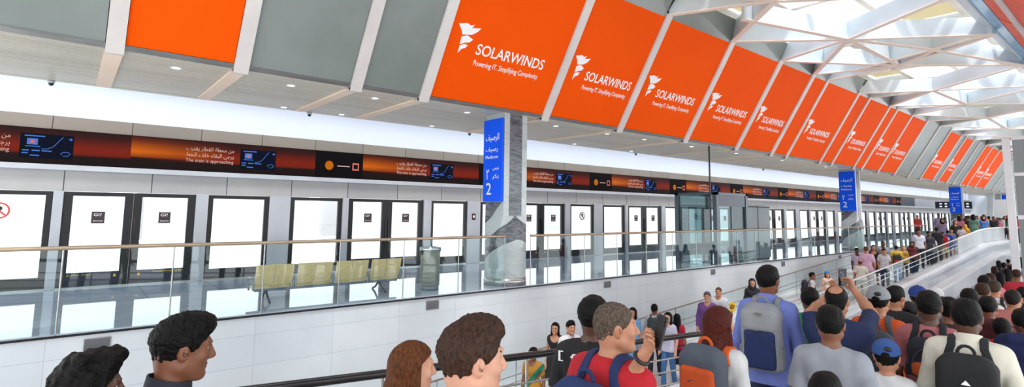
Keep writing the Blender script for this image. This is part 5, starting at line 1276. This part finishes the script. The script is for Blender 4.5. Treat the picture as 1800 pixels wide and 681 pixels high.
# person on the platform far away, red top
pf = Vector((0, 0, CAMZ))+ray(1613, 383)*((1.72-CAMZ)/(ray(1613, 383).z) if abs(ray(1613, 383).z) > 1e-3 else 40)
pf = at_depth(1613, 386, 36.0)
person(Vector((pf.x, pf.y, 0)), 200, 'person in red top standing alone on the platform by the far doors', h=1.72, skin='tan', hair='buzz', hair_rgb=(120, 40, 30), top=('tee', (206, 70, 60)), lod=4.5)

# ------------------------------------------------------------------ far crowd: figures of a few builds, each one an object with its own clothes
protos = []
for q, (sk, hr, tp, lg) in enumerate((('brown', 'short', ('tee', (60, 60, 70)), ('trousers', (40, 44, 60))), ('tan', 'long', ('tee', (190, 60, 80)), ('trousers', (40, 40, 50))), ('dark', 'full', ('jacket', (40, 44, 60)), ('trousers', (50, 50, 60))),
                                      ('olive', 'scarf', ('dress', (60, 50, 80), .8), ('trousers', (30, 30, 36))))):
    protos.append((sk, hr, tp, lg))
built = {}
COLS = [((196, 40, 60), 'dark red'), ((232, 232, 236), 'white'), ((34, 36, 48), 'charcoal'), ((60, 120, 190), 'mid blue'), ((222, 160, 50), 'amber'), ((120, 60, 50), 'brown'), ((210, 120, 140), 'rose'), ((30, 30, 34), 'black'), ((90, 130, 110), 'sage green'), ((160, 150, 190), 'pale violet')]
HEADS = [((22, 18, 17), 'black hair'), ((60, 38, 28), 'brown hair'), ((26, 24, 30), 'dark hair')]
rnd = random.Random(11)
NEAR = ['beside the third blue sign', 'beyond the ramp head', 'by the landing parapet', 'under the hanging white banner', 'in front of the slanting struts', 'under the fourth blue sign']
def far_person(feet, face, h, place, where):
    q = rnd.randrange(4); sk, hr, tp, lg = protos[q]; rgb, cn = COLS[(PERSON_N[0]*3+q*2+len(far)) % len(COLS)]
    hrgb, hn = HEADS[len(far) % 3]
    kind = ['T-shirt', 'top and long hair', 'jacket', 'dress and headscarf'][q]
    lab = 'small far person in %s %s %s' % (cn, kind, where); lab = ' '.join(lab.split()[:15])
    if q not in built:
        P, sc, _ = person(feet, face, lab, h=1.70, skin=sk, hair=hr, top=(tp[0], rgb)+tuple(tp[2:]), legs=lg if tp[0] != 'dress' else ('none', (0, 0, 0)), lod=4.6, hair_rgb=hrgb, group=place); built[q] = P
        far.append(P); return P
    src = built[q]; P = src.copy(); COL.objects.link(P); P.location = feet; P.rotation_euler = (0, 0, math.radians(face-90)); P.scale = (h/1.70,)*3
    P['label'] = lab; P['group'] = place
    for ch in src.children:
        c = ch.copy(); COL.objects.link(c); c.parent = P
        base = ch.name.split('.')[0]
        if base in ('t_shirt', 'jacket', 'dress', 'headscarf', 'hair'):
            c.material_slots[0].link = 'OBJECT'; c.material_slots[0].material = cloth_mat(rgb) if base not in ('hair', 'headscarf') else hair_mat(hrgb)
    far.append(P); return P
far = []
spots = []
for i in range(46):
    for _ in range(60):
        px = rnd.uniform(1640, 1790); X = rnd.uniform(36.5, 66)
        r = ray(px, 385); t = X/r.x; y = r.y*t
        if not (6.95 <= y <= 8.15 if X < 45.2 else 2.9 <= y <= 10.2): continue
        if any((X-a)**2+(y-b)**2 < .45 for a, b in spots): continue
        if abs(X-50.6) < .9 and abs(y-9.82) < .9: continue
        spots.append((X, y)); break
    else: continue
    X, y = spots[-1]
    wh = 'at the ramp head' if X < 41 else ('on the landing near the parapet' if X < 46 else ('on the landing before the third column' if X < 51 else ('beyond the third column' if X < 57 else 'at the far end of the landing')))
    far_person(Vector((X, y, ramp_z(X))), rnd.choice((185, 200, 215, 10, 25, 100, 260)), rnd.uniform(1.55, 1.82), 'people crowding the landing', wh)
# queue going under the landing
for i, (px, yt, d) in enumerate(((1740, 480, 11.0), (1757, 478, 12.5), (1770, 472, 14.5), (1748, 468, 17.0), (1764, 462, 19.0), (1778, 466, 17.5), (1786, 474, 12.0), (1755, 458, 24.0), (1772, 456, 27.0), (1785, 458, 22.0), (1730, 484, 9.6))):
    feet, h = on_depth(px, yt, d)
    far_person(feet, rnd.choice((0, 10, -10, 185)), min(max(h, 1.45), 1.9), 'people queueing under the landing', ['beside the blue poster', 'under the landing edge', 'deep under the landing', 'at the end of the passage', 'under the landing by the post'][min(int((d-9)/4), 4)])
